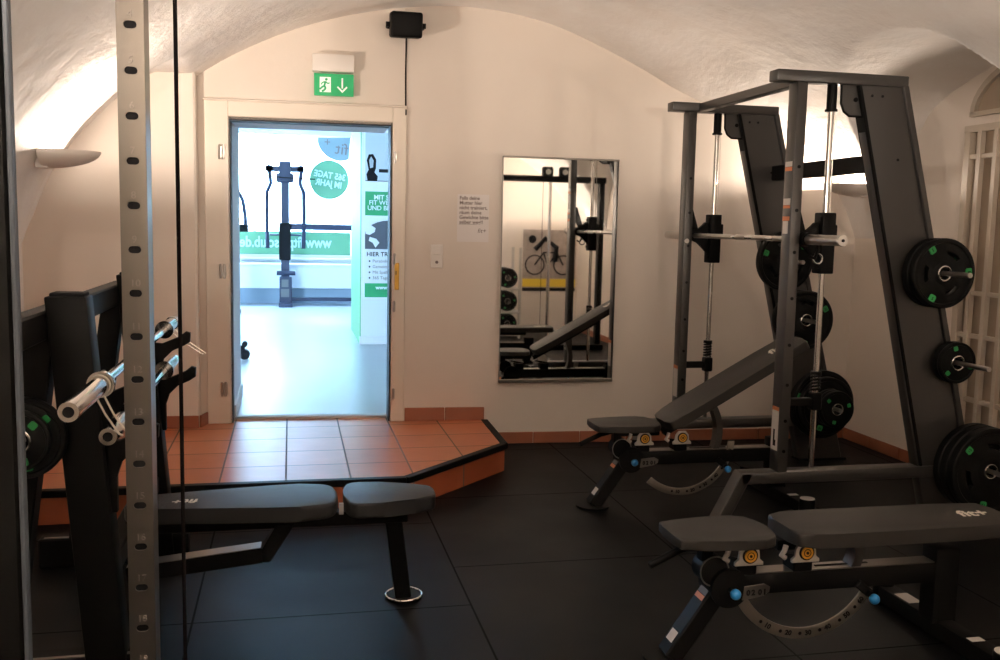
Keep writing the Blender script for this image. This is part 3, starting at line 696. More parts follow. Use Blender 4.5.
# ------------------------------------------------------------------ smith machine
SY0, SY1 = 4.04, 5.26           # near faces of the two side frames
sm = thing('smith_machine', 'graphite guided-barbell machine with slanted plate-storage slabs beside the mirror', 'smith machine', (2.6, 4.6, 0)); off = Vector((2.6,4.6,0))
G = M['graphite']
ZB, ZT = .28, 2.105  # machine and plates scaled about the camera to suit the mirror image, baked in
for idx, y0 in enumerate((SY0, SY1)):
    y1 = y0+.085; near = idx == 0
    u = MB(off); u.box(2.265, 2.317, y0, y1, ZB-.005, ZT, .006, 2)
    up = u.build('upright', G, sm)
    for z in (1.72,1.52,1.326,1.11,.89,.70,.527,.38):
        bl = MB(off); bl.cyl((2.291,y0-.004,z),(2.291,y0+.002,z),.008,12); bl.build('bolt', M['ink'], up)
    t = MB(off); t.box(2.162, 2.836, y0, y1, ZT, ZT+.052, .006, 2); t.build('top_beam', G, sm)
    b_ = MB(off); b_.box(2.082, 3.19, y0, y1, ZB-.056, ZB, .006, 2); b_.build('base_beam', G, sm)
    l = MB(off); l.xz([(2.082,ZB-.002),(2.145,ZB-.002),(2.005,.012),(1.942,.012)], y0, y1, .004); l.box(1.90,2.05,y0-.015,y1+.015,0,.014,.003); l.build('front_leg', G, sm)
    q = [(2.580,ZT+.005),(2.836,ZT+.005),(3.325,ZB),(3.40,.0),(3.10,.0),(3.04,ZB-.03)]
    sl = MB(off); sl.xz(q, y0+.015, y1-.01, .005); s0 = sl.build('storage_slab', G, sm)
    e = MB(off); e.xz([(2.806,ZT+.01),(2.838,ZT+.01),(3.33,ZB),(3.298,ZB)], y0, y1, .004); e.build('slab_rear_edge', G, s0)
    e = MB(off); e.xz([(2.580,ZT),(2.598,ZT),(3.06,ZB),(3.042,ZB)], y0+.008, y1-.004, .003); e.build('slab_shaded_edge', M['black'], s0)  # black stands in for shade on the slab's front face
    for x, z in ((2.655,2.06),(2.71,2.06),(2.812,1.77)):
        rv = MB(off); rv.cyl((x,y0+.012,z),(x,y0+.018,z),.0065,10); rv.build('rivet', M['ink'], s0)
    ft_ = MB(off); ft_.box(3.09,3.42,y0-.005,y1+.005,0,.014,.003); ft_.build('foot', M['black'], sm)
    pcv = MB(off); pcv.xz([(2.505,ZT),(2.632,ZT),(2.632,1.965),(2.552,1.965),(2.524,1.984),(2.508,2.017)], y0+.03, y0+.036, .0); pc_ = pcv.build('pulley_cover', G, sm)
    pe = MB(off); pe.tube([(x,y0+.032,z) for x, z in ((2.505,ZT),(2.507,2.02),(2.523,1.984),(2.552,1.964),(2.632,1.964))], .0055, 8); pe.build('cover_edge', M['black'], pc_)
    pe = MB(off); pe.cyl((2.58,y0+.026,2.04),(2.58,y0+.032,2.04),.011,12); pe.build('cover_bolt', M['black'], pc_)
    ry = y0+.047; rx = 2.4675
    rd_ = MB(off); rd_.cyl((rx,ry,ZB),(rx,ry,ZT),.0138,20); gr_ = rd_.build('guide_rod', M['chrome'], sm)
    cl = MB(off); cl.cyl((rx,ry,1.99),(rx,ry,ZT),.023,16); cl.cyl((rx,ry,1.982),(rx,ry,1.992),.029,16); cl.build('rod_collar', M['black'], gr_)
    cb_ = MB(off); cb_.cyl((rx+.028,ry+.01,1.49),(rx+.028,ry+.01,ZT),.0026,8); cb_.build('lift_cable', M['steel'], sm)
    sa = MB(off); sa.beam((2.31,ry,.61),(2.47,ry,.61),.033,.038); sa.box(rx-.024,rx+.027,ry-.026,ry+.026,.57,.655,.006); sa.build('stop_arm', M['black'], sm)
    sg = MB(off)
    sg.tube([(rx+.021*math.cos(t*PI/6), ry+.021*math.sin(t*PI/6), .66+t*.00135) for t in range(61)], .0055, 6)
    sg.cyl((rx,ry,.742),(rx,ry,.757),.026,16); sg.build('spring', M['black'], sm)
    ca = MB(off); ca.box(rx-.034,rx+.036,ry-.042,ry+.038,1.227,1.514,.006,2); ca.box(rx+.034,rx+.060,ry-.018,ry+.018,1.387,1.458,.004)
    ca.cyl((rx-.040,ry-.02,1.486),(rx-.03,ry-.02,1.486),.011,12); ca.cyl((rx-.040,ry-.02,1.26),(rx-.03,ry-.02,1.26),.011,12)
    cg = ca.build('carriage', M['black'], sm)
    cs = MB(off); cs.xz([(rx-.033,1.467),(rx-.033,1.279),(2.369,1.349),(2.308,1.364),(2.308,1.42),(2.369,1.42),(2.411,1.467)], ry-.012, ry+.012, .004)
    cs.build('bar_bracket', M['black'], cg)
    hk = MB(off); hk.xz([(2.312,1.589),(2.33,1.589),(2.385,1.42),(2.352,1.401),(2.312,1.476)], ry+.02, ry+.033, .002); hk.build('safety_hook', M['black'], cg)
    if near:
        hk = MB(off); hk.tube([(2.40,ry-.065,1.387),(2.405,ry-.065,1.335),(2.385,ry-.065,1.30),(2.36,ry-.065,1.31)], .0085, 8); hk.build('hook_lever', M['black'], cg)
        hr = MB(off); hr.ring((2.405, ry-.06, 1.298), (0,1,0), .023, .005, 24, 8); hr.build('ring_pin', M['chrome'], cg)
fc = MB(off); fc.box(2.327,2.379,SY0+.08,SY1+.005,ZT+.002,ZT+.050,.005); fc.build('front_crossbeam', G, sm)
rc = MB(off); rc.box(2.815,2.872,SY0+.075,SY1+.02,1.725,1.81,.005); rc.build('rear_crossbeam', M['black'], sm)
BX, BZ = 2.348, 1.387
br = MB(off); br.cyl((BX,4.03,BZ),(BX,5.46,BZ),.0138,20)
bar = br.build('barbell', M['steel'], sm)
for a, b2 in ((3.735,4.02),(5.43,5.71)):
    s_ = MB(off); s_.cyl((BX,a,BZ),(BX,b2,BZ),.0235,28); s_.ring((BX, a+.006, BZ), (0,1,0), .021, .005, 28, 8); s_.build('sleeve', M['steel'], bar)
for a in (4.015, 5.40):
    s_ = MB(off); s_.cyl((BX,a,BZ),(BX,a+.033,BZ),.033,24); s_.build('sleeve_collar', M['black'], bar)
s_ = MB(off); s_.cyl((BX,3.731,BZ),(BX,3.74,BZ),.007,12); s_.build('end_screw', M['ink'], bar)
for a, b2 in ((4.34,4.42),(4.56,4.64),(4.75,4.80)):
    s_ = MB(off); s_.cyl((BX,a,BZ),(BX,b2,BZ),.0143,20); s_.build('smooth_band', M['chrome'], bar)
def sticker(y0, y1, z0, z1, m, d=0):
    MB(off).box(2.2638-d, 2.265, y0, y1, z0, z1).build('label_sticker', m, sm, smooth=False)
yy0, yy1 = SY0+.014, SY0+.075
sticker(yy0, yy1, 1.722, 1.745, M['label_white']); sticker(yy0, yy1, 1.702, 1.720, M['label_orange'])
sticker(yy0, yy1, 1.545, 1.575, M['label_white']); sticker(yy0, yy1, 1.530, 1.543, M['label_orange'])
sticker(yy0, yy1, 1.472, 1.492, M['label_orange']); sticker(yy0+.01, yy1-.005, 1.412, 1.470, M['label_white'])
sticker(yy0, yy1, .38, .59, M['label_white']); sticker(yy0, yy1, .572, .59, M['label_orange'], .0006)
k_ = MB(off); k_.box(2.2630,2.2640,yy0+.028,yy0+.042,.40,.48); k_.box(2.2630,2.2640,yy0+.018,yy0+.030,.40,.43); k_.build('sticker_print', M['ink'], sm, smooth=False)
sticker(SY1+.012, SY1+.072, .42, .61, M['label_white']); sticker(SY1+.012, SY1+.072, .59, .61, M['label_orange'], .0006)
k_ = MB(off); k_.prism([(2.284+u, SY1-.0015, 1.355+v) for u, v in circ(.014,14)], (0,.001,0)); k_.build('label_sticker', M['label_white'], sm, smooth=False)

def peg(x, z, y0, y1, parent=sm):
    p_ = MB(off); p_.cyl((x,y0,z),(x,y1,z),.012,18); p_.cyl((x,y0-.02,z),(x,y0+.008,z),.028,20)
    p_.build('storage_peg', M['steel'], parent)
near_pegs = [(3.022,1.240),(3.16,.805),(3.315,.285)]
for x, z in near_pegs: peg(x, z, SY0+.015, SY0-.275)
far_pegs = [(2.905,1.246),(3.03,.894),(3.205,.365)]
for x, z in far_pegs: peg(x, z, SY1+.015, SY1-.245)
gp = 'rubber weight plates stored on the slanted frames'
plate(.166, .045, (3.022, SY0-.03, 1.240), 'rear disc of the plate pair hung topmost on the near slanted slab', .3, gp)
plate(.166, .045, (3.022, SY0-.08, 1.240), 'front disc, with green marks, of the pair topmost on the near slanted slab', .84, gp)
plate(.100, .027, (3.16, SY0-.02, .805), 'rear small disc at the middle of the near slanted slab', .5, gp)
plate(.100, .027, (3.16, SY0-.050, .805), 'front small disc on the long chrome peg mid near slanted slab', -.9, gp)
plate(.212, .047, (3.315, SY0-.03, .285), 'largest black plate low on the near slanted slab, rearmost of three', .5, gp)
plate(.212, .047, (3.315, SY0-.082, .285), 'largest black plate low on the near slanted slab, middle of three', .2, gp)
plate(.212, .047, (3.315, SY0-.134, .285), 'largest black plate low on the near slanted slab, foremost of three', .56, gp)
plate(.179, .047, (2.905, SY1-.03, 1.246), 'black plate behind the guided bar, topmost on the far slanted slab', .2, gp)
plate(.179, .047, (3.03, SY1-.03, .894), 'rear disc of the pair second from top on the far slanted slab', .9, gp)
plate(.179, .047, (3.03, SY1-.082, .894), 'front disc of the pair second from top on the far slanted slab', .4, gp)
plate(.212, .047, (3.205, SY1-.03, .365), 'large black plate lowest on the far slanted slab, against the slab', .2, gp)
plate(.179, .047, (3.205, SY1-.082, .365), 'medium black plate lowest on the far slanted slab, between large and small', .7, gp)
for k in range(3):
    plate(.111, .033, (3.205, SY1-.126-.035*k, .365), 'small black plate lowest on the far slanted slab, %s of three' % ('rearmost','middle','foremost')[k], .3*k, gp)

# ------------------------------------------------------------------ adjustable bench
def pad(mb, outline, z0, z1, b, seg=4):
    n = len(outline); mb.prism([(x,y,z0) for x, y in outline], (0,0,z1-z0), b, seg)
def chaikin(p, n=2):
    for _ in range(n):
        q = []
        for i in range(len(p)):
            a, c = Vector(p[i]), Vector(p[(i+1)%len(p)]); q += [a.lerp(c,.25), a.lerp(c,.75)]
        p = q
    return p
def fit_logo(parent, loc, xdir, ydir, s, name='lettering'):
    return text(name, 'fit+', s, M['logo'], frame_m(loc, xdir, ydir), parent, bold=s*.02, shear=.15, depth=.0006)
def make_bench(ang, label):
    """origin on the floor below the front foot; length along +X; ang = backrest tilt"""
    r = thing('adjustable_bench', label, 'weight bench')
    K, Vn = M['black'], M['vinyl_light']
    f = MB(); f.lathe([(.0001,0),(.085,0),(.085,.010),(.0001,.012)], (0,0,0), (0,0,1), 28, closed=False); f.build('front_foot', K, r)
    f = MB(); f.beam((.0,0,.008),(.175,0,.255),.075,.065,b=.006); fl = f.build('front_leg', K, r)
    # stickers along the upper face of the leg
    d = Vector((.175,0,.247)).normalized(); n = Vector((-d.z,0,d.x))
    def lp(t, dy, h=.0335): return Vector((0,0,.008)) + d*t + n*h + Vector((0,dy,0))
    for t0, t1, m_, w in ((.235,.268,M['label_grey'],.028),(.215,.233,M['label_orange'],.028),(.045,.085,M['label_white'],.022)):
        e = MB(); e.prism([lp(t0,-w), lp(t1,-w), lp(t1,w), lp(t0,w)], n*.001); e.build('label_sticker', m_, fl, smooth=False)
    # hub with round side discs
    h = MB(); h.cyl((.185,-.052,.248),(.185,.052,.248),.066,32); h.cyl((.135,-.035,.305),(.135,.035,.305),.050,28); h.build('pivot_hub', K, r)
    h = MB(); h.ring((.135,-.036,.305), (0,1,0), .050, .0025, 28, 6); h.build('hub_rim', M['steel'], r)
    h = MB(); h.cyl((.185,-.052,.245),(.185,-.082,.245),.008,12); kn = h.build('knob_stem', K, r)
    h = MB(); h.sphere((.185,-.092,.245), .018); h.build('adjuster_knob', M['blue'], r)
    # main rail
    b_ = MB(); b_.box(.19, 1.0, -.035, .035, .215, .285, .006, 2); b_.build('main_rail', K, r)
    b_ = MB(); b_.box(.26, .965, -.030, .030, .285, .2885); b_.build('rail_top_plate', M['satin'], r)
    # number scale for the seat
    s_ = MB(); s_.xz([(.235,.254),(.305,.260),(.327,.248),(.325,.231),(.305,.219),(.228,.207)], -.056, -.052, .001); sc_ = s_.build('seat_scale', M['satin'], r)
    for x, t in ((.248,'0'),(.266,'2'),(.290,'0'),(.307,'1')): text('lettering', t, .026, M['ink'], frame_m((x,-.0575,.232), (1,0,.08), (0,0,1)), sc_, bold=.001)
    # curved angle scale under the rail
    c = (.47, .335); R0, R1 = .285, .25; pts = []
    def arcp(R, a0, a1, n): return [(c[0]+R*math.cos(math.radians(a0+(a1-a0)*i/n)), c[1]+R*math.sin(math.radians(a0+(a1-a0)*i/n))) for i in range(n+1)]
    pts = arcp(R0, 203, 333, 26) + arcp(R1, 333, 203, 26)
    me = curve_plate([pts], .008, .0015); as_ = mesh_obj('angle_scale', me, M['scale_metal'], r, Matrix.Translation((0,-.030,0)) @ Matrix.Rotation(PI/2, 4, 'X'))
    turn = Matrix.Translation((c[0],0,c[1])) @ Matrix.Rotation(-ang*.85, 4, 'Y') @ Matrix.Translation((-c[0],0,-c[1])); as_.data.transform(turn)
    for a, t in ((322,'60'),(307,'50'),(290,'40'),(274,'30'),(258,'20'),(240,'10')):
        ar = math.radians(a); Rm = .2675; p = (c[0]+Rm*math.cos(ar), -.0352, c[1]+Rm*math.sin(ar)); xd = (-math.sin(ar),0,math.cos(ar)); yd = (-math.cos(ar),0,-math.sin(ar))
        text('lettering', t, .024, M['ink'], turn @ frame_m(p, xd, yd), as_, bold=.0008)
        ar2 = math.radians(a-6.5); sl = MB(); sl.cyl((c[0]+Rm*math.cos(ar2),-.0352,c[1]+Rm*math.sin(ar2)),(c[0]+Rm*math.cos(ar2),-.033,c[1]+Rm*math.sin(ar2)),.006,10); sl.build('pin_slot', M['ink'], as_, smooth=False).data.transform(turn)
    k_ = MB(); k_.cyl((.700,-.03,.20),(.700,-.066,.20),.012,12); k_.beam((.66,-.04,.235),(.71,-.04,.195),.02,.03); k_.build('knob_stem', K, r)
    k_ = MB(); k_.sphere((.703,-.080,.190), .018); k_.build('angle_knob', M['blue'], r)
    # ladder wheels with yellow faces
    for x in (.25, .455):
        w = MB(); me = curve_plate([[(-.048,-.030),(.048,-.030),(.048,-.022),(.036,-.012),(.033,.016),(.018,.034),(-.018,.034),(-.033,.016),(-.036,-.012),(-.048,-.022)]], .014, .002)
        wb = mesh_obj('adjuster_bracket', me, M['silver_cast'], r, Matrix.Translation((x,-.045,.355)) @ Matrix.Rotation(PI/2, 4, 'X'))
        w.cyl((x,-.052,.358),(x,-.057,.358),.0265,24); w.build('adjuster_hub', M['ink'], wb)
        w = MB(); w.cyl((x,-.057,.358),(x,-.060,.358),.021,24); w.build('adjuster_disc', M['yellow'], wb)
        w = MB(); w.ring((x,-.060,.358), (0,1,0), .012, .0015, 20, 6); w.cyl((x,-.060,.358),(x,-.062,.358),.005,12); w.build('disc_print', M['ink'], wb)
        w = MB(); w.box(x-.035,x+.035,-.038,.038,.285,.33,.004); w.beam((x-.06,-.03,.345),(x+.05,-.03,.325),.016,.012); w.build('wheel_block', K, r)
        w = MB(); w.tube([(x-.075,-.05,.385),(x-.08,-.05,.365),(x-.09,-.05,.352),(x-.075,-.05,.342)], .009, 8); w.build('release_catch', M['silver_cast'], r)
    # seat
    w = MB(); w.beam((.10,0,.385),(.34,0,.385),.06,.035); w.beam((.165,0,.27),(.115,0,.33),.05,.04); w.beam((.115,0,.32),(.115,0,.395),.05,.04); w.build('seat_frame', K, r)
    w = MB(); w.tube([(.09,0,.388),(.03,0,.375),(-.02,0,.352),(-.08,0,.325)], .0125, 12); w.build('seat_handle', K, r)
    ol = chaikin([(-.05,-.095),(-.03,-.11),(.14,-.135),(.29,-.14),(.33,-.05),(.33,.05),(.29,.14),(.14,.135),(-.03,.11),(-.05,.095)], 1)
    s_ = MB(); pad(s_, [(x*.93+.028,y*.97) for x, y in ol], .406, .438, .0155, 5); s_.build('seat', Vn, r, ang=45)
    # backrest, hinged at (.37, .385)
    hinge = Vector((.365, 0, .38)); rot = Matrix.Rotation(-ang, 3, 'Y')
    bb = MB(); bl = .86
    ol = chaikin([(.0,-.10),(.03,-.12),(.14,-.135),(bl-.03,-.13),(bl,-.11),(bl,.11),(bl-.03,.13),(.14,.135),(.03,.12),(.0,.10)], 1)
    pad(bb, [(hinge.x+.02+x, y) for x, y in ol], .396, .444, .022, 5); bb.rot(rot, hinge); back = bb.build('backrest', Vn, r, ang=45)
    p = hinge + rot @ Vector((.02+bl-.12, 0, .0652)); fit_logo(back, p, rot @ Vector((0,1,0))*-1 if False else rot @ Vector((1,0,0)), rot @ Vector((0,1,0)), .085)
    bf = MB(); bf.beam(hinge+Vector((.0,0,-.005)), hinge+Vector((.62,0,-.005)), .05, .035); bf.rot(rot, hinge); bf.build('backrest_frame', K, r)
    # curved support strut
    top = hinge + rot @ Vector((.30,0,-.02)); bot = Vector((.655,0,.28))
    mid = (top+bot)/2 + Vector((.02+.07*math.sin(ang),0,0))
    pp = [top*(1-t)**2 + mid*2*t*(1-t) + bot*t*t for t in [i/10 for i in range(11)]]
    nn = [(pp[min(i+1,10)]-pp[max(i-1,0)]).normalized() for i in range(11)]
    ol = [(p.x+n.z*.016, p.z-n.x*.016) for p, n in zip(pp, nn)] + [(p.x-n.z*.016, p.z+n.x*.016) for p, n in list(zip(pp, nn))[::-1]]
    st_ = MB(); st_.xz(ol, -.028, .028, .002)
    st_.build('backrest_strut', M['graphite'], r, ang=25)
    sc2 = MB(); sc2.box(.52,.72,-.005,.005,.2886,.291); sc2.build('slot_strip', M['ink'], r, smooth=False)
    # rear post and stabiliser
    w = MB(); w.box(.965,1.06,-.04,.04,.065,.335,.006,2); w.build('rear_post', K, r)
    w = MB(); w.box(.98,1.05,-.32,.30,.015,.075,.006,2); w.build('stabiliser', K, r)
    for y in (-.335,.315):
        w = MB(); w.cyl((1.015,y,0),(1.015,y,.095),.040,24); fc_ = w.build('end_foot', K, r)
        if y < 0: w = MB(); w.cyl((1.015,y,.095),(1.015,y,.097),.036,24); w.build('end_cap', M['label_white'], fc_)
    w = MB(); w.box(.99,1.04,-.21,-.18,.075,.0762); w.build('label_sticker', M['label_white'], r, smooth=False)
    w = MB(); w.box(.988,1.042,.12,.21,.075,.0762); w.build('label_sticker', M['label_white'], r, smooth=False)
    return r
nbench = make_bench(0.0, 'black adjustable bench with flat back pad in the right foreground, yellow adjuster discs')
nbench.location = (1.225, 2.83, 0)
fbench = make_bench(math.radians(29.5), 'black adjustable bench with raised back pad standing inside the guided-barbell machine')
fbench.location = (1.51, 4.53, 0)

# ------------------------------------------------------------------ bench press rack on the left
bp_ = thing('bench_press', 'black bench press station with angled uprights, bar cradles and fixed bench', 'weight bench', (-.3, 3.45, 0)); off = Vector((-.3,3.45,0))
K = M['black']
for yf, nm_ in ((2.88,'near'), (4.02,'far')):
    y0, y1 = yf, yf+.10
    u = MB(off); u.xz([(-.68,1.195),(-.568,1.195),(-.475,.02),(-.59,.02)], y0, y1, .006, 2); up = u.build('upright', K, bp_)
    cpd = MB(off); cpd.box(-.668,-.575,y0+.012,y1-.012,1.193,1.205,.003); cpd.build('upright_cap', M['ink'], up)
    l = MB(off); l.xz([(-.735,1.10),(-.655,1.10),(-.80,.02),(-.90,.02)], y0+.01, y1-.01, .005); l.build('rear_leg', K, bp_)
    b_ = MB(off); b_.box(-1.0,-.42,y0+.005,y1-.005,.0,.12,.006); b_.build('base_beam', K, bp_)
    es = MB(off); es.box(-.98,-.44,y0+.018,y0+.032,.1195,.1225); es.build('edge_strip', M['satin'], bp_)
    pg_ = MB(off); pg_.cyl((-.735,y0+.02,.80),(-.735,y0-.22,.80),.0125,16); pg_.build('storage_peg', M['steel'], bp_)
    # curved bar cradles
    for hx, hz in ((-.545,.935),(-.525,.79)):
        yc_ = (y0+y1)/2
        hp = [(hx-.035,hz-.20),(hx-.035,hz+.05),(hx-.02,hz+.055),(hx+.0,hz-.02),(hx+.03,hz-.025),(hx+.065,hz-.01),(hx+.10,hz+.005),(hx+.125,hz+.025),(hx+.14,hz+.02),(hx+.138,hz-.015),(hx+.115,hz-.03),(hx+.07,hz-.05),(hx+.035,hz-.085),(hx+.02,hz-.13),(hx+.02,hz-.235),(hx-.01,hz-.235)]
        me = curve_plate([hp], .03, .002); mesh_obj('bar_cradle', me, K, bp_, Matrix.Translation((-off.x,-off.y+yc_,-off.z)) @ Matrix.Rotation(PI/2, 4, 'X'))
xb = MB(off); xb.box(-.735,-.675,2.45,4.30,1.07,1.155,.006); xb.build('upper_crossbeam', K, bp_)
xb = MB(off); xb.box(-.60,-.53,2.9,4.1,.30,.37,.006); xb.build('lower_crossbeam', K, bp_)
# bench
fr_ = MB(off); fr_.beam((-.56,3.42,.352),(.42,3.42,.352),.06,.05); fr_.build('bench_rail', K, bp_)
fr_ = MB(off); fr_.beam((-.56,3.42,.185),(-.10,3.42,.232),.075,.055); fr_.xz([(-.13,.205),(-.075,.205),(.015,.345),(-.05,.345)], 3.385, 3.455, .004); brc = fr_.build('bench_brace', K, bp_)
fr_ = MB(off); fr_.beam((-.56,3.42,.2135),(-.105,3.42,.2600),.068,.003); fr_.build('brace_top_sheen', M['satin'], brc)  # satin sheet laid on to imitate the lit top of the brace
fl_ = MB(off); fl_.beam((.365,3.42,.36),(.415,3.49,.01),.055,.06, side=(0,1,0)); fl_.build('front_leg', K, bp_)
ff_ = MB(off); ff_.lathe([(.0001,0),(.07,0),(.07,.010),(.0001,.011)], (.42,3.50,0), (0,0,1), 32, closed=False); fo = ff_.build('front_foot', K, bp_)
ff_ = MB(off); ff_.ring((.42,3.50,.011), (0,0,1), .069, .004, 40, 8); ff_.build('foot_rim', M['chrome'], fo)
ol = chaikin([(-.56,-.085),(-.50,-.10),(-.2,-.13),(.0,-.15),(.12,-.145),(.165,-.09),(.165,.09),(.12,.145),(.0,.15),(-.2,.12),(-.50,.07),(-.56,.06)], 1)
pd = MB(off); pad(pd, [(x, 3.41+y) for x, y in ol], .388, .443, .026, 5); pdo = pd.build('back_pad', M['vinyl'], bp_, ang=45)
fit_logo(pdo, Vector((-.36,3.385,.4436))-off, (-1,0,0), (0,-1,0), .062)
ol = chaikin([(.185,-.07),(.205,-.14),(.27,-.155),(.49,-.095),(.52,-.06),(.52,.05),(.49,.075),(.27,.155),(.205,.14),(.185,.07)], 1)
pd = MB(off); pad(pd, [(x, 3.41+y) for x, y in ol], .388, .443, .026, 5); pd.build('seat_pad', M['vinyl'], bp_, ang=45)
lb_ = MB(off); lb_.box(.168,.184,3.37,3.384,.375,.415); lb_.build('label_sticker', M['label_white'], bp_, smooth=False)

# barbells in the cradles
def make_barbell(x, z, y0, y1, label, sl):
    r = thing('barbell', label, 'barbell', (x, (y0+y1)/2, z), 0, 'chrome barbells on the bench press'); off = r.location
    b_ = MB(off); b_.cyl((x,y0+.02,z),(x,y1-.02,z),.014,20); b_.build('shaft', M['chrome'], r)
    for a, c in ((y0,y0+sl),(y1-sl,y1)):
        s_ = MB(off); 
        s_.lathe([(.015,0),(.022,-.002),(.025,.004),(.025,c-a-.03),(.025,c-a),(.015,c-a)] if False else [(.0135,.0),(.024,.0),(.025,.004),(.025,c-a-.002),(.015,c-a)], (x,a,z), (0,1,0), 28)
        so = s_.build('sleeve', M['chrome'], r)
        yin = c if a == y0 else a
        s_ = MB(off); s_.lathe([(.015,-.016),(.037,-.016),(.037,-.006),(.030,-.004),(.030,.006),(.034,.008),(.034,.016),(.015,.016)], (x,yin,z), (0,1,0), 28); s_.build('collar', M['chrome'], so)
    s_ = MB(off); s_.cyl((x,y0+.006,z),(x,y0+.012,z),.016,20); s_.build('end_recess', M['ink'], r)
    return r
make_barbell(-.515, .960, 2.38, 4.57, 'long chrome barbell resting in the upper cradles of the bench press', .41)
make_barbell(-.497, .815, 2.76, 4.28, 'shorter chrome barbell resting in the lower cradles of the bench press', .30)
# spring clips hanging from the bars
def clip(loc, label, col, tilt):
    r = thing('spring_clip', label, 'barbell clip', loc, 0, 'spring clips on the bench press bars')
    m_ = MB(); m_.ring((0,0,0), (0,1,0), .0275, .0028, 28, 8); m_.ring((0,.007,0), (0,1,0), .0275, .0028, 28, 8); m_.build('coil', col, r)
    for k, dx in enumerate((-.010,.012)):
        m_ = MB(); m_.tube([(dx,.003,-.03),(dx+tilt*.4,.0,-.08),(dx+tilt,-.005,-.135),(dx*.3+tilt*1.05,-.005,-.14)], .003, 8); m_.build('prong', col, r)
    return r
clip((-.515, 2.755, .96), 'spring clip hanging off the upper chrome barbell near its collar', M['cream'], .06)
clip((-.515, 4.42, .96), 'spring clip on the far end of the upper chrome barbell', M['chrome'], .13)
gp2 = 'small plates on the bench press storage pegs'
plate(.115, .035, (-.735, 2.845, .80), 'black plate low on the bench press rear leg, larger rear disc', .2, gp2)
plate(.085, .028, (-.74, 2.81, .80), 'small black plate on the bench press rear leg, front disc with green marks', 2.2, gp2)

# ------------------------------------------------------------------ cable column in the left foreground
cc = thing('cable_column', 'silver numbered cable machine column with holes and hanging black cable, left foreground', 'cable machine', (-.35, 1.95, 0)); off = Vector((-.35,1.95,0))
# front face with drilled slots
zt, zb_ = 2.25, .06
ol = [(-.343,zb_),(-.290,zb_),(-.290,zt),(-.343,zt)]
def slot(cx, cz, w=.0132, h=.0078, n=6):
    return [(cx+w-h+h*math.cos(-PI/2+PI*i/n), cz+h*math.sin(-PI/2+PI*i/n)) for i in range(n+1)] + [(cx-w+h+h*math.cos(PI/2+PI*i/n), cz+h*math.sin(PI/2+PI*i/n)) for i in range(n+1)]
zs = [1.8105 - .0911*k for k in range(-4, 20)]
zs = [z for z in zs if zb_+.05 < z < zt-.02]
PX_ = -.3165
me = curve_plate([ol]+[slot(PX_, z) for z in zs], .003, .0004, 0)
mesh_obj('column_face', me, M['satin'], cc, Matrix.Translation((-off.x, 2.1-off.y, 0)) @ Matrix.Rotation(PI/2, 4, 'X'))
m_ = MB(off); m_.box(-.343,-.290,2.1025,2.1035,zb_,zt); m_.build('slot_shade_sheet', M['ink'], cc, smooth=False)  # dark sheet behind the slots, painting the shade inside the hollow column
m_ = MB(off); m_.box(-.343,-.340,2.102,2.17,zb_,zt); m_.box(-.293,-.290,2.102,2.17,zb_,zt); m_.box(-.343,-.290,2.167,2.17,zb_,zt); m_.build('column_shell', M['satin'], cc, smooth=False)
for k, z in enumerate(zs):
    num = 4 + round((1.8105-z)/.0911)
    if 1 <= num <= 24: text('lettering', str(num), .021, M['column_print'], frame_m((PX_-off.x, 2.0975-off.y, z+.021-off.z), (1,0,0), (0,0,1)), cc)
m_ = MB(off); m_.cyl((-.229,2.1,.05),(-.229,2.1,2.22),.0042,10); m_.build('cable', M['leather_cable'], cc)
# dark housing close to the camera
m_ = MB(off); m_.box(-.62,-.396,1.50,1.53,.0,2.3,.006); m_.build('stack_housing', M['black'], cc)
m_ = MB(off); m_.box(-.396,-.388,1.497,1.515,.0,2.3,.002); m_.build('housing_lit_edge', mat('blue_grey_lit_edge', (.045,.055,.068), .5, spec=.3), cc)  # lighter blue-grey paints the light on the housing's side face
m_ = MB(off); m_.box(-.60,-.19,1.98,2.20,2.25,2.32,.006); m_.build('top_beam', M['black'], cc)
m_ = MB(off); m_.box(-.62,-.18,1.45,2.25,.0,.06,.006); m_.build('base', M['black'], cc)
m_ = MB(off); m_.cyl((-.225,2.085,2.27),(-.225,2.115,2.27),.05,24); m_.build('pulley', M['ink'], cc)

# ------------------------------------------------------------------ behind the camera, seen in the mirror
CY = 1.2
cx = thing('cable_crossover', 'black cable machine with two top pulleys and chrome guide rod, seen in the mirror', 'cable machine', (2.5, CY, 0)); off = Vector((2.5,CY,0))
m_ = MB(off); m_.box(1.62,3.5,CY-.04,CY+.04,1.93,2.0,.006); m_.build('top_beam', K, cx)
for x in (1.65, 3.45):
    m_ = MB(off); m_.box(x-.03,x+.03,CY-.05,CY+.05,.06,1.93,.005); m_.build('upright', K, cx)
m_ = MB(off); m_.box(1.6,3.5,CY-.10,CY+.10,0,.06,.006); m_.build('base', K, cx)
for x in (2.80, 3.0):
    m_ = MB(off); m_.box(x-.065,x+.065,CY-.02,CY+.045,1.99,2.105,.02,2); h_ = m_.build('pulley_housing', M['ink'], cx)
    m_ = MB(off); m_.cyl((x,CY+.045,2.045),(x,CY+.06,2.045),.030,20); m_.build('pulley', M['label_white'], h_)
m_ = MB(off); m_.cyl((2.84,CY,.06),(2.84,CY,1.93),.020,16); m_.build('guide_rod', M['chrome'], cx)
m_ = MB(off); m_.cyl((2.74,CY+.06,.3),(2.74,CY+.06,2.03),.003,8); m_.build('cable', M['leather_cable'], cx)
pr_ = thing('wall_poster', 'photo poster of a cyclist with yellow strip on the front wall, seen in the mirror', 'poster', (3.35, YF, .56)); off = Vector((3.35,YF,.56))
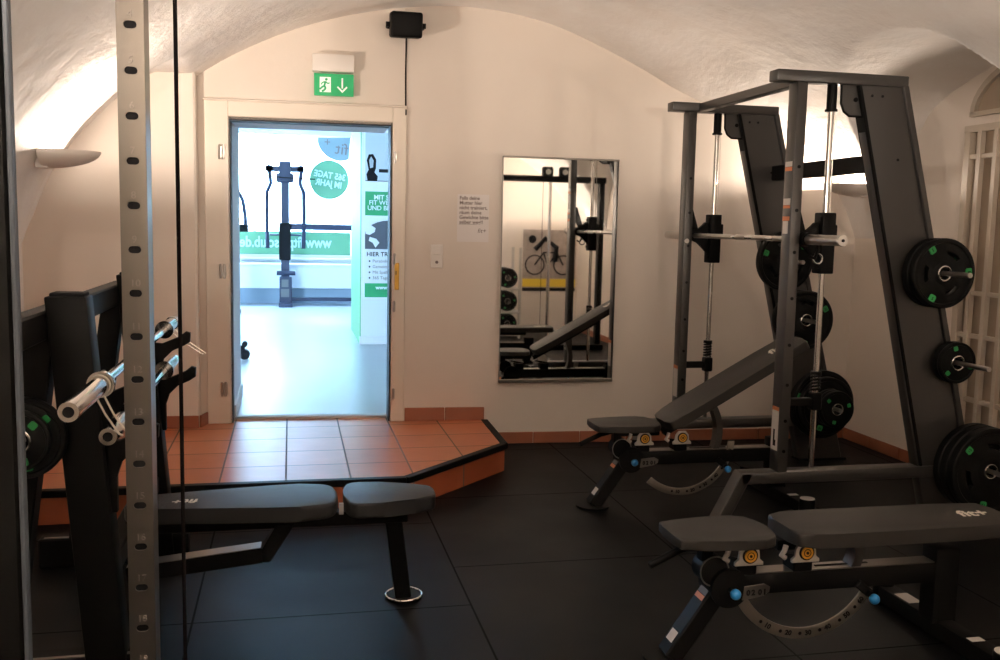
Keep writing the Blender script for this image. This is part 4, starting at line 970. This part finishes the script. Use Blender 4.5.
MB(off).box(2.99,3.74,YF,YF+.004,.54,1.38).build('sheet', mat('bike_photo_ground', (.34,.29,.26), .5, noise=.6, nscale=9), pr_, smooth=False)
MB(off).box(2.99,3.74,YF+.004,YF+.006,.60,.71).build('yellow_strip', M['poster_yellow'], pr_, smooth=False)
m_ = MB(off); m_.box(2.99,3.74,YF+.004,YF+.006,.54,.585); m_.build('dark_strip', M['ink'], pr_, smooth=False)
m_ = MB(off)
for x in (3.16,3.56): m_.ring((x,YF+.006,.90), (0,1,0), .13, .009, 28, 4)
m_.tube([(3.16,YF+.007,.90),(3.28,YF+.007,1.07),(3.47,YF+.007,1.07),(3.56,YF+.007,.90)], .011); m_.tube([(3.28,YF+.007,1.07),(3.34,YF+.007,.89),(3.47,YF+.007,1.07)], .011); m_.tube([(3.16,YF+.007,1.11),(3.30,YF+.007,1.26),(3.46,YF+.007,1.14),(3.44,YF+.007,.95)], .035); m_.sphere((3.12,YF+.008,1.25),.055,(1,.1,1))
m_.build('photo_figure', M['ink'], pr_)
RY = -.05
wr = thing('plate_rack', 'pale shelf rack holding weight plates near the front wall, seen in the mirror', 'weight rack', (2.4, RY, 0)); off = Vector((2.4,RY,0))
for x in (2.12,2.74):
    for y in (RY-.22,RY+.22):
        m_ = MB(off); m_.box(x-.015,x+.015,y-.015,y+.015,0,1.15,.003); m_.build('post', M['label_white'], wr)
for z in (.06,.345,.64):
    m_ = MB(off); m_.box(2.10,2.76,RY-.24,RY+.24,z-.025,z,.003); m_.build('shelf', M['label_white'], wr)
for z, w in ((.06,'bottom'),(.345,'middle'),(.64,'top')):
    R = .125
    for k in range(4): plate(R, .04, (2.60, RY+.14-.09*k, z+R+.001), 'black plate standing on the %s shelf of the pale rack, %s from the mirror side' % (w, ('first','second','third','fourth')[k]), .4*k, 'plates on the pale shelf rack', rz=PI)
bl_ = MB((3.15,.3,0)); bl_.sphere((3.15,.3,.15), .15); tag(bl_.build('medicine_ball', M['rubber']), 'round black medicine ball on the floor, seen low in the mirror', 'ball')

# ------------------------------------------------------------------ world, daylight, camera
w = bpy.data.worlds.new('daylight'); scn.world = w; w.use_nodes = True
bg = w.node_tree.nodes['Background']; bg.inputs['Color'].default_value = (.46,.72,1.0,1); bg.inputs['Strength'].default_value = 60.0
def portal(loc, sx, sy, rx):
    ld = bpy.data.lights.new('window_portal', 'AREA'); ld.shape = 'RECTANGLE'; ld.size = sx; ld.size_y = sy; ld.cycles.is_portal = True
    o = bpy.data.objects.new('window_portal', ld); COL.objects.link(o); o.location = loc; o.rotation_euler = (rx,0,0); return o
portal(((WX0+WX1)/2, NYB+.2, (WZ0+WZ1)/2), WX1-WX0, WZ1-WZ0, math.radians(-90))

cam = bpy.data.cameras.new('camera'); co = bpy.data.objects.new('camera', cam); COL.objects.link(co); scn.camera = co
cam.sensor_width = 36; cam.sensor_fit = 'HORIZONTAL'; cam.lens = 34.2; cam.clip_start = .05; cam.clip_end = 200
yaw, pit, rol = [math.radians(a) for a in (12.5,6.25,1.2)]
fwd = Vector((math.sin(yaw)*math.cos(pit), math.cos(yaw)*math.cos(pit), -math.sin(pit)))
hh = Vector((math.cos(yaw), -math.sin(yaw), 0)); upv = hh.cross(fwd)
Rv = hh*math.cos(rol) + upv*math.sin(rol); Uv = -hh*math.sin(rol) + upv*math.cos(rol)
co.matrix_world = Matrix(((Rv.x,Uv.x,-fwd.x,0),(Rv.y,Uv.y,-fwd.y,0),(Rv.z,Uv.z,-fwd.z,1.42),(0,0,0,1)))

vs = scn.view_settings; scn.display_settings.display_device = 'sRGB'; vs.view_transform = 'Standard'; vs.look = 'None'; vs.gamma = 1; vs.exposure = 0.0; vs.use_curve_mapping = False
cy = scn.cycles; cy.max_bounces = 10; cy.diffuse_bounces = 6; cy.glossy_bounces = 5; cy.sample_clamp_indirect = 6; cy.use_denoising = True; cy.caustics_reflective = False; cy.caustics_refractive = False
